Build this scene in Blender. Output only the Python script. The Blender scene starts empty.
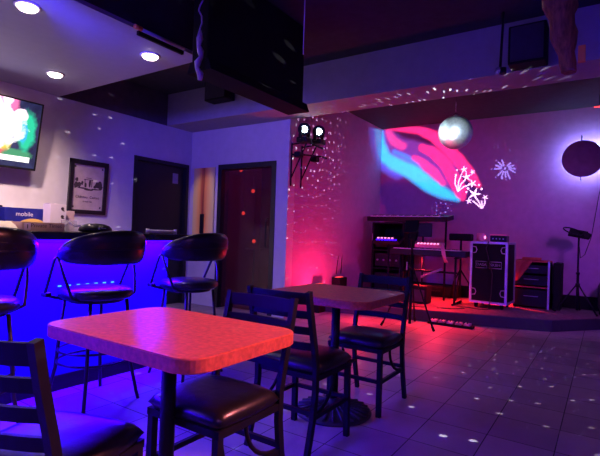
import bpy, bmesh, math, random
from mathutils import Vector, Matrix
random.seed(7)
sc = bpy.context.scene
C = sc.collection
PI = math.pi

# ------------------------------------------------------------------ camera
F, H = 457.6, 1.105
v1 = Vector((306.0, -16.0, -F)).normalized()
v2 = Vector((-685.0, 17.0, -F)).normalized()
ax = -(v2 - v1 * v2.dot(v1)); ax.normalize()
az = ax.cross(v1)
R = Matrix((ax, v1, az))            # camera space -> world
cd = bpy.data.cameras.new('camera'); cam = bpy.data.objects.new('camera', cd); C.objects.link(cam)
cd.sensor_width = 36; cd.lens = F / 600 * 36; cd.clip_start = .02
cam.matrix_world = Matrix.Translation((0, 0, H)) @ R.to_4x4()
sc.camera = cam

# ------------------------------------------------------------------ mesh tools
class MB:
    def __init__(s): s.bm = bmesh.new()
    def _n(s, vs, fs, smooth=False):
        bv = [s.bm.verts.new(v) for v in vs]
        for f in fs:
            try:
                ff = s.bm.faces.new([bv[i] for i in f]); ff.smooth = smooth
            except ValueError: pass
        return bv
    def box(s, c, size, rot=None, bev=0):
        b = bmesh.new(); bmesh.ops.create_cube(b, size=1)
        bmesh.ops.scale(b, vec=size, verts=b.verts)
        if bev: bmesh.ops.bevel(b, geom=b.edges[:], offset=bev, segments=2, affect='EDGES', profile=.5)
        m = Matrix.Translation(c)
        if rot is not None: m = m @ (rot.to_4x4() if hasattr(rot, 'to_4x4') else rot)
        bmesh.ops.transform(b, matrix=m, verts=b.verts)
        s.merge(b); return s
    def span(s, a, b, bev=0):
        c = [(a[i] + b[i]) / 2 for i in range(3)]; z = [abs(a[i] - b[i]) for i in range(3)]
        return s.box(c, z, None, bev)
    def merge(s, b):
        me = bpy.data.meshes.new('t'); b.to_mesh(me); b.free(); s.bm.from_mesh(me); bpy.data.meshes.remove(me)
    def prism(s, poly, z0, z1, bev=0):
        b = bmesh.new(); n = len(poly)
        lo = [b.verts.new((p[0], p[1], z0)) for p in poly]; hi = [b.verts.new((p[0], p[1], z1)) for p in poly]
        b.faces.new(hi); b.faces.new(lo[::-1])
        for i in range(n): b.faces.new([lo[i], lo[(i + 1) % n], hi[(i + 1) % n], hi[i]])
        if bev:
            es = [e for e in b.edges if abs(e.verts[0].co.z - e.verts[1].co.z) < 1e-6]
            bmesh.ops.bevel(b, geom=es, offset=bev, segments=2, affect='EDGES', profile=.5)
        s.merge(b); return s
    def tube(s, pts, r, n=10, closed=False, cap=True):
        pts = [Vector(p) for p in pts]; N = len(pts); rs = r if isinstance(r, (list, tuple)) else [r] * N
        rings = []; up = None
        for i, p in enumerate(pts):
            if closed: t = pts[(i + 1) % N] - pts[i - 1]
            else: t = pts[min(i + 1, N - 1)] - pts[max(i - 1, 0)]
            t.normalize()
            if up is None:
                up = Vector((0, 0, 1)) if abs(t.z) < .9 else Vector((1, 0, 0))
            u = up - t * up.dot(t); u.normalize(); up = u; w = t.cross(u)
            rings.append([s.bm.verts.new(p + (u * math.cos(2 * PI * k / n) + w * math.sin(2 * PI * k / n)) * rs[i]) for k in range(n)])
        for i in range(N if closed else N - 1):
            a, b = rings[i], rings[(i + 1) % N]
            for k in range(n):
                f = s.bm.faces.new([a[k], a[(k + 1) % n], b[(k + 1) % n], b[k]]); f.smooth = True
        if cap and not closed:
            s.bm.faces.new(rings[0][::-1]); s.bm.faces.new(rings[-1])
        return s
    def bar(s, pts, w, t, side=(1, 0, 0)):
        """rectangular tube swept along pts; w across `side`, t the other way"""
        pts = [Vector(p) for p in pts]; N = len(pts); rings = []; sd = Vector(side)
        for i, p in enumerate(pts):
            tg = (pts[min(i + 1, N - 1)] - pts[max(i - 1, 0)]).normalized()
            a = sd - tg * sd.dot(tg); a.normalize(); b = tg.cross(a)
            rings.append([s.bm.verts.new(p + a * (w / 2) * x + b * (t / 2) * y) for x, y in ((-1, -1), (1, -1), (1, 1), (-1, 1))])
        for i in range(N - 1):
            a, b = rings[i], rings[i + 1]
            for k in range(4): s.bm.faces.new([a[k], a[(k + 1) % 4], b[(k + 1) % 4], b[k]])
        s.bm.faces.new(rings[0][::-1]); s.bm.faces.new(rings[-1])
        return s
    def cyl(s, c, r, h, n=24, r2=None, rot=None, bev=0):
        b = bmesh.new()
        bmesh.ops.create_cone(b, cap_ends=True, segments=n, radius1=r, radius2=r if r2 is None else r2, depth=h)
        for f in b.faces: f.smooth = len(f.verts) == 4
        m = Matrix.Translation(c)
        if rot is not None: m = m @ rot.to_4x4()
        bmesh.ops.transform(b, matrix=m, verts=b.verts); s.merge(b); return s
    def lathe(s, prof, n=32, c=(0, 0, 0)):
        rings = []
        for r, z in prof:
            rings.append([s.bm.verts.new((c[0] + r * math.cos(2 * PI * k / n), c[1] + r * math.sin(2 * PI * k / n), c[2] + z)) for k in range(n)])
        for a, b in zip(rings, rings[1:]):
            for k in range(n):
                f = s.bm.faces.new([a[k], a[(k + 1) % n], b[(k + 1) % n], b[k]]); f.smooth = True
        s.bm.faces.new(rings[0][::-1]); s.bm.faces.new(rings[-1]); return s
    def cushion(s, w, d, h, z, p=4, n=20, base=.35):
        """superellipse cushion: flat-ish below, domed above"""
        def pt(i, j, top):
            x = -1 + 2 * i / n; y = -1 + 2 * j / n
            X = x * math.sqrt(1 - y * y * .12) ; Y = y * math.sqrt(1 - x * x * .12)
            e = max(0, (1 - abs(x) ** p) * (1 - abs(y) ** p)) ** .4
            return (X * w / 2, Y * d / 2, z + (h * (1 - base) * e if top else -h * base * min(1, e * 1.6)))
        g = {}
        for t in (0, 1):
            for i in range(n + 1):
                for j in range(n + 1):
                    if t and (i in (0, n) or j in (0, n)): g[t, i, j] = g[0, i, j]
                    else: g[t, i, j] = s.bm.verts.new(pt(i, j, t))
        for t in (0, 1):
            for i in range(n):
                for j in range(n):
                    q = [g[t, i, j], g[t, i + 1, j], g[t, i + 1, j + 1], g[t, i, j + 1]]
                    f = s.bm.faces.new(q if t else q[::-1]); f.smooth = True
        return s
    def xf(s, m): bmesh.ops.transform(s.bm, matrix=m, verts=s.bm.verts); return s
    def build(s, name, mat, parent=None, loc=None, rotz=0):
        bmesh.ops.recalc_face_normals(s.bm, faces=s.bm.faces[:])
        me = bpy.data.meshes.new(name); s.bm.to_mesh(me); s.bm.free()
        o = bpy.data.objects.new(name, me); C.objects.link(o)
        if mat: me.materials.append(mat)
        if parent: o.parent = parent
        if loc is not None: o.location = loc
        if rotz: o.rotation_euler.z = rotz
        return o

def tag(o, label, cat=None, group=None):
    o['label'] = label
    if cat: o['category'] = cat
    if group: o['group'] = group
    return o
def thing(name, label, cat, loc=(0, 0, 0), rotz=0, group=None):
    o = bpy.data.objects.new(name, None); C.objects.link(o); o.empty_display_size = .1
    o.location = loc; o.rotation_euler = (0, 0, rotz)
    return tag(o, label, cat, group)
def struct(name, mb, mat, parent=None):
    o = mb.build(name, mat, parent); o['kind'] = 'structure'; return o
def copy_tree(o, parent=None):
    c = o.copy(); C.objects.link(c)
    if parent: c.parent = parent
    for ch in [x for x in bpy.data.objects if x.parent == o]: copy_tree(ch, c)
    return c
def text_mb(body, size, ext=.001):
    cu = bpy.data.curves.new('t', 'FONT'); cu.body = body; cu.size = size; cu.extrude = ext; cu.align_x = 'CENTER'; cu.align_y = 'CENTER'
    cu.resolution_u = 3
    o = bpy.data.objects.new('t', cu); C.objects.link(o)
    bpy.context.view_layer.update()
    me = bpy.data.meshes.new_from_object(o)
    m = MB(); m.bm.from_mesh(me); bpy.data.objects.remove(o); bpy.data.meshes.remove(me); return m
def rx(a): return Matrix.Rotation(a, 4, 'X')
def ry(a): return Matrix.Rotation(a, 4, 'Y')
def rz(a): return Matrix.Rotation(a, 4, 'Z')
T = Matrix.Translation

# ------------------------------------------------------------------ materials
class NT:
    """small node-tree helper"""
    def __init__(s, tree): s.t = tree; s.n = tree.nodes; s.l = tree.links
    def new(s, kind, **kw):
        nd = s.n.new(kind)
        for k, v in kw.items(): setattr(nd, k, v)
        return nd
    def put(s, sock, v):
        if v is None: return
        if isinstance(v, bpy.types.NodeSocket): s.l.new(v, sock)
        else: sock.default_value = v
    def m(s, op, a, b=None, c=None, clamp=False):
        nd = s.new('ShaderNodeMath', operation=op, use_clamp=clamp)
        s.put(nd.inputs[0], a); s.put(nd.inputs[1], b)
        if c is not None: s.put(nd.inputs[2], c)
        return nd.outputs[0]
    def v(s, op, a, b=None, scale=None):
        nd = s.new('ShaderNodeVectorMath', operation=op)
        s.put(nd.inputs[0], a); s.put(nd.inputs[1], b)
        if scale is not None: s.put(nd.inputs['Scale'], scale)
        return nd.outputs['Value'] if op in ('DOT_PRODUCT', 'LENGTH', 'DISTANCE') else nd.outputs['Vector']
    def xyz(s, vec):
        nd = s.new('ShaderNodeSeparateXYZ'); s.put(nd.inputs[0], vec); return nd.outputs
    def comb(s, x, y, z):
        nd = s.new('ShaderNodeCombineXYZ'); s.put(nd.inputs[0], x); s.put(nd.inputs[1], y); s.put(nd.inputs[2], z); return nd.outputs[0]
    def ramp(s, f, stops, interp='LINEAR'):
        nd = s.new('ShaderNodeValToRGB'); cr = nd.color_ramp; cr.interpolation = interp
        while len(cr.elements) < len(stops): cr.elements.new(.5)
        for e, (p, c) in zip(cr.elements, stops): e.position = p; e.color = (*c, 1)
        s.put(nd.inputs[0], f); return nd.outputs[0]
    def mix(s, f, a, b, blend='MIX'):
        nd = s.new('ShaderNodeMix', data_type='RGBA', blend_type=blend)
        s.put(nd.inputs[0], f); s.put(nd.inputs[6], a); s.put(nd.inputs[7], b); return nd.outputs[2]
    def noise(s, vec, scale, detail=3, rough=.5):
        nd = s.new('ShaderNodeTexNoise'); s.put(nd.inputs['Vector'], vec); nd.inputs['Scale'].default_value = scale
        nd.inputs['Detail'].default_value = detail; nd.inputs['Roughness'].default_value = rough; return nd.outputs[0]
    def gt(s, a, b): return s.m('GREATER_THAN', a, b)
    def lt(s, a, b): return s.m('LESS_THAN', a, b)
    def rect(s, x, y, x0, x1, y0, y1):
        return s.m('MULTIPLY', s.m('MULTIPLY', s.gt(x, x0), s.lt(x, x1)), s.m('MULTIPLY', s.gt(y, y0), s.lt(y, y1)))

def mat(name, col, rough=.5, metal=0, spec=.5, var=.12, scale=12, bump=0, bscale=60, coat=0, emit=None, es=0, trans=0, alpha=1, stretch=None):
    m = bpy.data.materials.new(name); m.use_nodes = True; g = NT(m.node_tree)
    p = g.n['Principled BSDF']
    tc = g.new('ShaderNodeTexCoord').outputs['Object']
    if stretch: 
        mp = g.new('ShaderNodeMapping'); g.l.new(tc, mp.inputs[0]); mp.inputs['Scale'].default_value = stretch; tc = mp.outputs[0]
    n = g.noise(tc, scale)
    lo = tuple(c * (1 - var) for c in col); hi = tuple(min(1, c * (1 + var)) for c in col)
    g.l.new(g.ramp(n, [(.3, lo), (.7, hi)]), p.inputs['Base Color'])
    p.inputs['Roughness'].default_value = rough; p.inputs['Metallic'].default_value = metal
    p.inputs['Specular IOR Level'].default_value = spec; p.inputs['Coat Weight'].default_value = coat
    p.inputs['Transmission Weight'].default_value = trans; p.inputs['Alpha'].default_value = alpha
    if emit: p.inputs['Emission Color'].default_value = (*emit, 1); p.inputs['Emission Strength'].default_value = es
    if bump:
        b = g.new('ShaderNodeBump'); b.inputs['Strength'].default_value = bump; b.inputs['Distance'].default_value = .01
        g.l.new(g.noise(tc, bscale), b.inputs['Height']); g.l.new(b.outputs[0], p.inputs['Normal'])
    return m

M = {}
M['wall'] = mat('painted_wall', (.56, .53, .55), .75, var=.04, bump=.05)
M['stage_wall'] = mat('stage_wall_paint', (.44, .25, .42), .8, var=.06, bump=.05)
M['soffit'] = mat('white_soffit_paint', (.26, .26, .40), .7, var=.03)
M['beam'] = mat('beam_paint', (.27, .25, .32), .7, var=.05)
M['dark_ceiling'] = mat('dark_ceiling_paint', (.022, .026, .034), .9, var=.2)
M['dark_wall'] = mat('dark_upper_wall_paint', (.07, .06, .075), .85, var=.15)
M['stage_ceiling'] = mat('dark_stage_ceiling_paint', (.03, .022, .03), .9, var=.2)
M['black_door'] = mat('black_door_paint', (.015, .014, .018), .45)
M['black_frame'] = mat('black_wood', (.012, .011, .014), .4)
M['black_metal'] = mat('black_powder_coated_metal', (.009, .009, .015), .5, spec=.16)
M['dull_black'] = mat('dull_black', (.008, .008, .010), .7, spec=.15)
M['vinyl'] = mat('black_vinyl', (.010, .009, .012), .3, spec=.45, bump=.12, bscale=25)
M['stool_metal'] = mat('dark_stool_metal', (.02, .02, .03), .35, metal=.3)
M['laminate_edge'] = mat('red_laminate_edge', (.60, .12, .07), .42, var=.22, scale=60)
M['laminate'] = mat('red_speckled_laminate', (.72, .15, .075), .36, var=.2, scale=55)
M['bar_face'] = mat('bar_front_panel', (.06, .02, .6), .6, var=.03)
M['bar_top'] = mat('black_bar_top', (.015, .014, .018), .2)
M['kick'] = mat('black_kick_plate', (.01, .01, .012), .6)
M['stage_face'] = mat('dark_blue_stage_skirt', (.03, .03, .055), .7)
M['stage_floor'] = mat('stage_carpet', (.16, .09, .10), .95, var=.3, scale=20, bump=.3, bscale=120)
M['chrome'] = mat('chrome', (.8, .8, .85), .15, metal=1)
M['alu'] = mat('aluminium_edging', (.55, .55, .62), .35, metal=.6)
M['case'] = mat('black_case_laminate', (.005, .005, .008), .55, spec=.12)
M['cardboard'] = mat('tan_cardboard', (.5, .33, .2), .8)
M['white_card'] = mat('white_card', (.75, .72, .72), .6, var=.03)
M['pink_card'] = mat('pale_pink_card', (.62, .45, .45), .6)
M['blue_card'] = mat('blue_printed_card', (.015, .02, .24), .4)
M['yellow'] = mat('yellow_print', (.75, .5, .12), .5)
M['cream_paper'] = mat('cream_paper', (.50, .38, .34), .7)
M['ink'] = mat('dark_ink', (.06, .035, .045), .8)
M['clear'] = mat('clear_plastic', (.8, .8, .85), .12, trans=.0, alpha=.35)
M['black_plastic'] = mat('black_plastic', (.01, .01, .012), .35, spec=.25)
M['grey_plastic'] = mat('grey_plastic', (.3, .3, .36), .35)
M['white_plastic'] = mat('white_plastic', (.7, .7, .75), .4)
M['pink_plastic'] = mat('pink_plastic', (.85, .3, .42), .4)
M['red_cloth'] = mat('red_cloth', (.45, .08, .06), .9, bump=.5, bscale=30)
M['cable'] = mat('black_cable', (.02, .02, .02), .5)
M['orange'] = mat('orange_plastic', (.7, .25, .05), .5)
M['brown_wood'] = mat('rough_brown_wood', (.20, .075, .03), .85, var=.5, scale=9, bump=.6, bscale=22, stretch=(6, 6, 1))
M['iron'] = mat('black_cast_iron', (.03, .03, .036), .5, bump=.2, bscale=80)
M['dark_red_paint'] = mat('dark_red_paint', (.18, .02, .03), .7)
M['tin'] = mat('crumpled_plastic_film', (.45, .42, .6), .3, bump=.8, bscale=15)
M['lamp_white'] = mat('lit_lens', (1, 1, 1), .3, emit=(1, .82, .72), es=9)
M['par_lens'] = mat('lit_stage_lens', (1, 1, 1), .3, emit=(.72, .95, 1), es=22)
M['led_red'] = mat('lit_red_led', (1, .1, .05), .3, emit=(1, .05, .03), es=2)
M['led_pink'] = mat('lit_pink_led', (1, .3, .5), .3, emit=(1, .25, .5), es=2.2)
M['led_blue'] = mat('lit_blue_led', (.2, .2, 1), .3, emit=(.04, .0, 1), es=3)
M['glint_cyan'] = mat('glowing_cyan_glint', (.2, .8, 1), .3, emit=(.05, .6, 1), es=1.3)  # emissive stand-in for cyan reflections on the bar face

def floor_mat():
    m = bpy.data.materials.new('floor_tiles'); m.use_nodes = True; g = NT(m.node_tree); p = g.n['Principled BSDF']
    x, y, _ = g.xyz(g.new('ShaderNodeTexCoord').outputs['Object'])
    P = .337
    def line(c, off):
        f = g.m('FRACT', g.m('ADD', g.m('DIVIDE', g.m('SUBTRACT', c, off), P), 100.5))
        return g.m('ABSOLUTE', g.m('SUBTRACT', f, .5)), g.m('FLOOR', g.m('ADD', g.m('DIVIDE', g.m('SUBTRACT', c, off), P), 100.0))
    dx, ix = line(x, -.877); dy, iy = line(y, 2.45)
    g1 = g.m('LESS_THAN', g.m('MINIMUM', dx, dy), .0085)
    wn = g.new('ShaderNodeTexWhiteNoise'); wn.noise_dimensions = '2D'; g.l.new(g.comb(ix, iy, 0), wn.inputs['Vector'])
    n = g.noise(g.new('ShaderNodeTexCoord').outputs['Object'], 4, 5, .6)
    f = g.m('ADD', g.m('MULTIPLY', wn.outputs[0], .35), g.m('MULTIPLY', n, .65))
    tile = g.ramp(f, [(.2, (.27, .215, .21)), (.75, (.44, .36, .35))])
    g.l.new(g.mix(g1, tile, (.035, .03, .035, 1)), p.inputs['Base Color'])
    g.put(p.inputs['Roughness'], g.m('ADD', g.m('MULTIPLY', n, .2), g.m('ADD', .38, g.m('MULTIPLY', g1, .3))))
    p.inputs['Specular IOR Level'].default_value = .35
    b = g.new('ShaderNodeBump'); b.inputs['Strength'].default_value = .4; b.inputs['Distance'].default_value = .004
    g.put(b.inputs['Height'], g.m('SUBTRACT', 1, g1)); g.l.new(b.outputs[0], p.inputs['Normal'])
    return m
M['floor'] = floor_mat()

def plank_panel():
    m = bpy.data.materials.new('striped_wood_panel'); m.use_nodes = True; g = NT(m.node_tree); p = g.n['Principled BSDF']
    x, y, z = g.xyz(g.new('ShaderNodeTexCoord').outputs['Object'])
    n = g.noise(g.comb(g.m('MULTIPLY', x, 12), y, g.m('MULTIPLY', z, .7)), 2)
    f = g.m('ADD', g.m('DIVIDE', g.m('ADD', x, .22), .44), g.m('MULTIPLY', g.m('SUBTRACT', n, .5), .22))
    c = g.ramp(f, [(0, (.8, .65, .25)), (.16, (.9, .62, .2)), (.30, (.95, .5, .12)), (.42, (.6, .14, .05)), (.50, (.3, .05, .03)), (.58, (.85, .3, .08)), (.76, (.95, .62, .18)), (.9, (.85, .65, .25)), (1, (.7, .6, .25))])
    g.l.new(c, p.inputs['Base Color']); p.inputs['Roughness'].default_value = .6
    return m
M['panel'] = plank_panel()

def tv_screen():
    """picture on the television: a bright bloom of flowers over a dark blue ground, with a caption bar"""
    m = bpy.data.materials.new('tv_picture'); m.use_nodes = True; g = NT(m.node_tree); p = g.n['Principled BSDF']
    tc = g.new('ShaderNodeTexCoord').outputs['Object']
    _, y, z = g.xyz(tc)          # y 0..1.3 from the right edge backwards, z 0..0.74
    n = g.noise(tc, 7, 4, .6); n2 = g.noise(tc, 15, 3)
    def blob(cy, cz, ry_, rz_):
        d = g.v('LENGTH', g.comb(0, g.m('DIVIDE', g.m('SUBTRACT', y, cy), ry_), g.m('DIVIDE', g.m('SUBTRACT', z, cz), rz_)))
        return g.m('ADD', d, g.m('MULTIPLY', g.m('SUBTRACT', n2, .5), .7))
    col = g.ramp(n, [(.3, (.01, .01, .05)), (.7, (.04, .05, .16))])
    def over(c, d, edge, colr, soft=.2):
        k = g.m('SUBTRACT', 1, g.m('DIVIDE', g.m('SUBTRACT', d, edge - soft), 2 * soft), clamp=True)
        return g.mix(k, c, (*colr, 1))
    col = over(col, blob(-.22, .14, .16, .05), 1, (.08, .4, .2))
    col = over(col, blob(-.13, .38, .085, .19), 1, (.02, .75, .42))
    col = over(col, blob(-.16, .36, .04, .10), 1, (.05, .6, 1.2))
    col = over(col, blob(-.33, .64, .10, .12), 1, (1.3, .25, .6))
    col = over(col, blob(-.44, .2, .13, .10), 1, (1.1, .15, .2))
    col = over(col, blob(-.33, .24, .07, .07), 1, (1.0, .8, .1))
    col = over(col, blob(-.34, .67, .05, .06), 1, (2.0, 1.5, 1.8))
    col = over(col, blob(-.56, .62, .16, .10), 1, (2.4, 1.8, 2.3))
    col = over(col, blob(-.20, .54, .06, .05), 1, (2.2, 1.6, 2.0))
    col = over(col, blob(-.56, .40, .36, .22), 1, (3.0, 2.9, 3.2))
    col = over(col, blob(-1.0, .38, .34, .26), 1, (2.0, 1.2, 1.6))
    cap = g.rect(y, z, -.62, -.07, .065, .12)
    col = g.mix(cap, col, (1.6, 1.6, 1.5, 1))
    g.l.new(col, p.inputs['Emission Color']); p.inputs['Emission Strength'].default_value = 1.0
    p.inputs['Base Color'].default_value = (.01, .01, .01, 1); p.inputs['Roughness'].default_value = .15
    return m
M['tv'] = tv_screen()

# ------------------------------------------------------------------ the room
XW, YB, XR, YS = -5.3, 4.87, -3.47, 7.8
ZC, ZB, ZS = 3.05, 2.6, 3.08
XE, YN = 2.6, -2.6
struct('floor', MB().span((XW - .15, YN - .15, -.1), (XE + .15, YS + .15, 0)), M['floor'])
# television wall with a door opening
w = MB(); w.span((XW - .15, YN, 0), (XW, 3.85, ZB)); w.span((XW - .15, 3.85, 2.09), (XW, 4.82, ZB)); w.span((XW - .15, 4.82, 0), (XW, YB + .15, ZB))
struct('wall_left', w, M['wall'])
struct('trim_1', MB().span((XW - .15, YN, ZB), (XW, YB + .15, ZC)), M['dark_wall'])
w = MB(); w.span((XW, YB, 0), (-4.72, YB + .15, ZC)); w.span((-4.72, YB, 2.07), (-3.67, YB + .15, ZC)); w.span((-3.67, YB, 0), (XR, YB + .15, ZC))
struct('wall_back', w, M['wall'])
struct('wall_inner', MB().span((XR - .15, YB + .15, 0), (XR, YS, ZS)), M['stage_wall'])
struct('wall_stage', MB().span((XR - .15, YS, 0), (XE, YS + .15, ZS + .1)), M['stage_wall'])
struct('wall_right', MB().span((XE, YN, 0), (XE + .15, YS + .15, ZS + .1)), M['wall'])
struct('wall_near', MB().span((XW - .15, YN - .15, 0), (XE + .15, YN, ZS + .1)), M['wall'])
w = MB(); w.span((XW - .15, YN, ZC), (XE, YB + .03, ZC + .15))
struct('ceiling', w, M['dark_ceiling'])
struct('ceiling_stage', MB().span((XR - .15, YB + .03, ZS), (XE, YS, ZS + .15)), M['stage_ceiling'])
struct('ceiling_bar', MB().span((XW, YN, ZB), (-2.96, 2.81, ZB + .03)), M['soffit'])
w = MB(); w.span((-2.98, YN, ZB + .03), (-2.96, 2.81, ZC)); w.span((XW, 2.79, ZB + .03), (-2.96, 2.81, ZC))
struct('trim_2', w, M['dark_ceiling'])
struct('trim_3', MB().span((XW, 4.38, ZB), (XE, YB - .003, ZC)), M['beam'])
struct('baseboard_stage', MB().span((XR, YS - .02, .15), (XE, YS, .34)), M['dull_black'])
# stage platform
edge = [(-3.47, 5.67), (-2.69, 5.84), (-1.79, 6.05), (-.54, 6.43), (-.04, 7.08), (.5, 7.795)]
st = MB().prism([(-3.47, 7.795)] + edge, 0, .15)
struct('stage', st, M['stage_floor'])
fb = MB()
for a, b in zip(edge, edge[1:]):
    d = (Vector(b) - Vector(a)).normalized(); nrm = Vector((d.y, -d.x)); m_ = (Vector(a) + Vector(b)) / 2 + nrm * .006
    fb.box((m_.x, m_.y, .072), ((Vector(b) - Vector(a)).length + .01, .012, .14), rz(math.atan2(d.y, d.x)))
struct('trim_4', fb, M['stage_face'])

# doors
d = MB().span((XW - .09, 3.90, .005), (XW - .05, 4.77, 2.04)).build('door_1', M['black_door']); d['kind'] = 'structure'
f = MB(); f.span((XW - .1, 3.85, 0), (XW + .012, 3.90, 2.09)); f.span((XW - .1, 4.77, 0), (XW + .012, 4.82, 2.09)); f.span((XW - .1, 3.90, 2.04), (XW + .012, 4.77, 2.09))
f.build('door_frame', M['black_frame'], d)
h = MB(); h.tube([(XW - .05, 4.02, 1.0), (XW - .01, 4.02, 1.0), (XW - .01, 4.13, 1.0)], .01); h.build('door_handle', M['black_metal'], d)
MB().span((XW - .05, 4.56, 1.79), (XW - .045, 4.66, 1.94)).build('door_notice', M['grey_plastic'], d)
# doorway to the dark back room: black frame, glass door, dim red room behind
f = MB(); f.span((-4.72, YB - .012, 0), (-4.65, YB + .15, 2.07)); f.span((-3.74, YB - .012, 0), (-3.67, YB + .15, 2.07)); f.span((-4.65, YB - .012, 2.0), (-3.74, YB + .15, 2.07))
d2 = f.build('door_2', M['black_frame']); d2['kind'] = 'structure'
h = MB(); h.tube([(-3.82, YB + .05, .9), (-3.82, YB + .0, .92), (-3.82, YB + .0, 1.28), (-3.82, YB + .05, 1.3)], .009); 
w = MB(); w.span((-5.3, 6.6, 0), (-3.62, 6.7, 2.5)); w.span((-5.4, YB + .15, 0), (-5.3, 6.7, 2.5)); w.span((-5.4, YB + .15, 2.5), (-3.62, 6.7, 2.6))
struct('wall_back_room', w, M['dark_red_paint'])
gl = MB().span((-4.65, YB + .06, .02), (-3.74, YB + .068, 2.0)).build('glass_pane', mat('tinted_glass', (.08, .02, .03), .08, alpha=.45, spec=.6), d2)
h.build('pull_handle', M['black_metal'], d2)

# ------------------------------------------------------------------ bar
bar = thing('bar_counter', 'long bar counter with glowing blue front and black top', 'bar counter', (-3.4, .8, 0))
bx0, by0, by1 = -3.05, -2.55, 2.58
def off(mb): return mb.xf(T((3.4, -.8, 0)))
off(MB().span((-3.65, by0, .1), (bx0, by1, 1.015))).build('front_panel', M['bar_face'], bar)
off(MB().span((-3.62, by0, 0), (bx0 + .015, by1 - .02, .1))).build('kick_plate', M['kick'], bar)
off(MB().span((-3.75, by0, 1.015), (-2.93, 2.84, 1.065), .008)).build('counter_top', M['bar_top'], bar)
off(MB().span((-3.03, by0 + .02, 1.0), (-2.97, by1, 1.014))).build('led_strip', M['led_blue'], bar)

for k in range(7): off(MB().box((-3.046, 1.67 + .066 * k, .70), (.006, .022, .008))).build('cyan_glint', M['glint_cyan'], bar)  # glowing dashes added in place of cyan reflections on the front panel

# ------------------------------------------------------------------ chairs
def make_chair():
    t = thing('dining_chair', '', 'chair')
    bm_ = M['black_metal']
    def path(s):
        x = .18 * s
        return [(x, -.285, .83), (x, -.262, .72), (x, -.225, .58), (x, -.198, .46), (x, -.196, .34), (x, -.215, .20), (x, -.262, .02), (x, -.268, 0)]
    for s in (-1, 1):
        MB().bar(path(s), .023, .030).build('rear_leg', bm_, t)
        MB().bar([(.172 * s, .15, .41), (.175 * s, .155, 0)], .028, .028).build('front_leg', bm_, t)
    def yb(z):
        p = path(1)
        for a, b in zip(p, p[1:]):
            if b[2] <= z <= a[2]: return b[1] + (a[1] - b[1]) * (z - b[2]) / (a[2] - b[2])
        return -.28
    for zc, hh in ((.795, .055), (.715, .036), (.635, .036), (.555, .036)):
        m = MB(); pts = []
        for k in range(9):
            x = -.17 + .34 * k / 8; pts.append((x, yb(zc) - .022 * (1 - (x / .17) ** 2), zc))
        m.bar(pts, hh, .014, (0, 0, 1)); m.build('back_slat', bm_, t)
    m = MB()
    m.span((-.185, -.2, .385), (.185, -.175, .412)); m.span((-.185, .14, .385), (.185, .165, .412))
    m.span((-.19, -.2, .385), (-.165, .165, .412)); m.span((.165, -.2, .385), (.19, .165, .412))
    m.build('seat_frame', bm_, t)
    for s in (-1, 1):
        MB().span((s * .178 - .009, -.2, .20), (s * .178 + .009, .155, .222)).build('stretcher', bm_, t)
        # curved brace under the seat between the rear leg and the side rail
        pts = [(s * .172, -.2 + .2 * math.sin(a), .385 - .17 * math.cos(a)) for a in [PI / 2 * k / 8 for k in range(9)]]
        MB().tube(pts, .009, 8).build('brace', bm_, t)
    MB().span((-.17, .145, .20), (.17, .163, .222)).build('stretcher', bm_, t)
    MB().span((-.17, -.222, .22), (.17, -.204, .242)).build('stretcher', bm_, t)
    MB().cushion(.405, .375, .075, .432, 5).xf(T((0, -.012, 0))).build('seat', M['vinyl'], t)
    return t
chair = make_chair()
G = 'ladder-back chairs round the two red tables'
spec = [(-1.382, .775, .32, 'black ladder-back chair at the big red table, cut off at bottom left'),
        (-1.28, 1.335, PI, 'black ladder-back chair tucked under the far side of the near red table'),
        (-1.345, 2.12, 0, 'black ladder-back chair on the near side of the far red table, back to the camera'),
        (-1.31, 2.78, PI, 'black ladder-back chair on the far side of the small table, nearest the stage')]
for i, (x, y, r, lab) in enumerate(spec):
    c = chair if i == 0 else copy_tree(chair)
    c.location = (x, y, 0); c.rotation_euler = (0, 0, r); tag(c, lab, 'chair', G)

# ------------------------------------------------------------------ tables
def rrect(w_, d_, r, n=8):
    out = []
    for cx_, cy_, a0 in ((w_ / 2 - r, d_ / 2 - r, 0), (-w_ / 2 + r, d_ / 2 - r, 90), (-w_ / 2 + r, -d_ / 2 + r, 180), (w_ / 2 - r, -d_ / 2 + r, 270)):
        for k in range(n + 1):
            a = math.radians(a0 + 90 * k / n); out.append((cx_ + r * math.cos(a), cy_ + r * math.sin(a)))
    return out
def make_table(w_, d_, loc, label, r=.07):
    t = thing('restaurant_table', label, 'table', loc, 0, 'red laminate tables')
    top = MB().prism(rrect(w_, d_, r), .705, .75, .003).build('tabletop', M['laminate'], t)
    MB().prism(rrect(w_ + .003, d_ + .003, r), .7085, .7455).build('edge_band', M['laminate_edge'], top)
    MB().span((-.17, -.02, .69), (.17, .02, .704)).span((-.02, -.17, .69), (.02, .17, .704)).build('top_bracket', M['black_metal'], t)
    MB().cyl((0, 0, .37), .027, .66, 20).build('column', M['black_metal'], t)
    b = MB().lathe([(.235, 0), (.24, .008), (.232, .018), (.16, .034), (.08, .052), (.045, .07), (.034, .09)], 48)
    b.build('base', M['iron'], t)
    ribs = MB()
    for k in range(24):
        a = 2 * PI * k / 24; c_, s_ = math.cos(a), math.sin(a)
        ribs.tube([(.05 * c_, .05 * s_, .064), (.1 * c_, .1 * s_, .048), (.165 * c_, .165 * s_, .036), (.225 * c_, .225 * s_, .022)], [.004, .006, .008, .009], 6)
    ribs.build('ribs', M['iron'], t)
    return t
make_table(.785, .54, (-1.317, 1.14, 0), 'large red laminate table with rounded corners nearest the camera', .075)
make_table(.70, .64, (-1.40, 2.53, 0), 'smaller red laminate table further back, with round ribbed iron base', .09)

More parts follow.
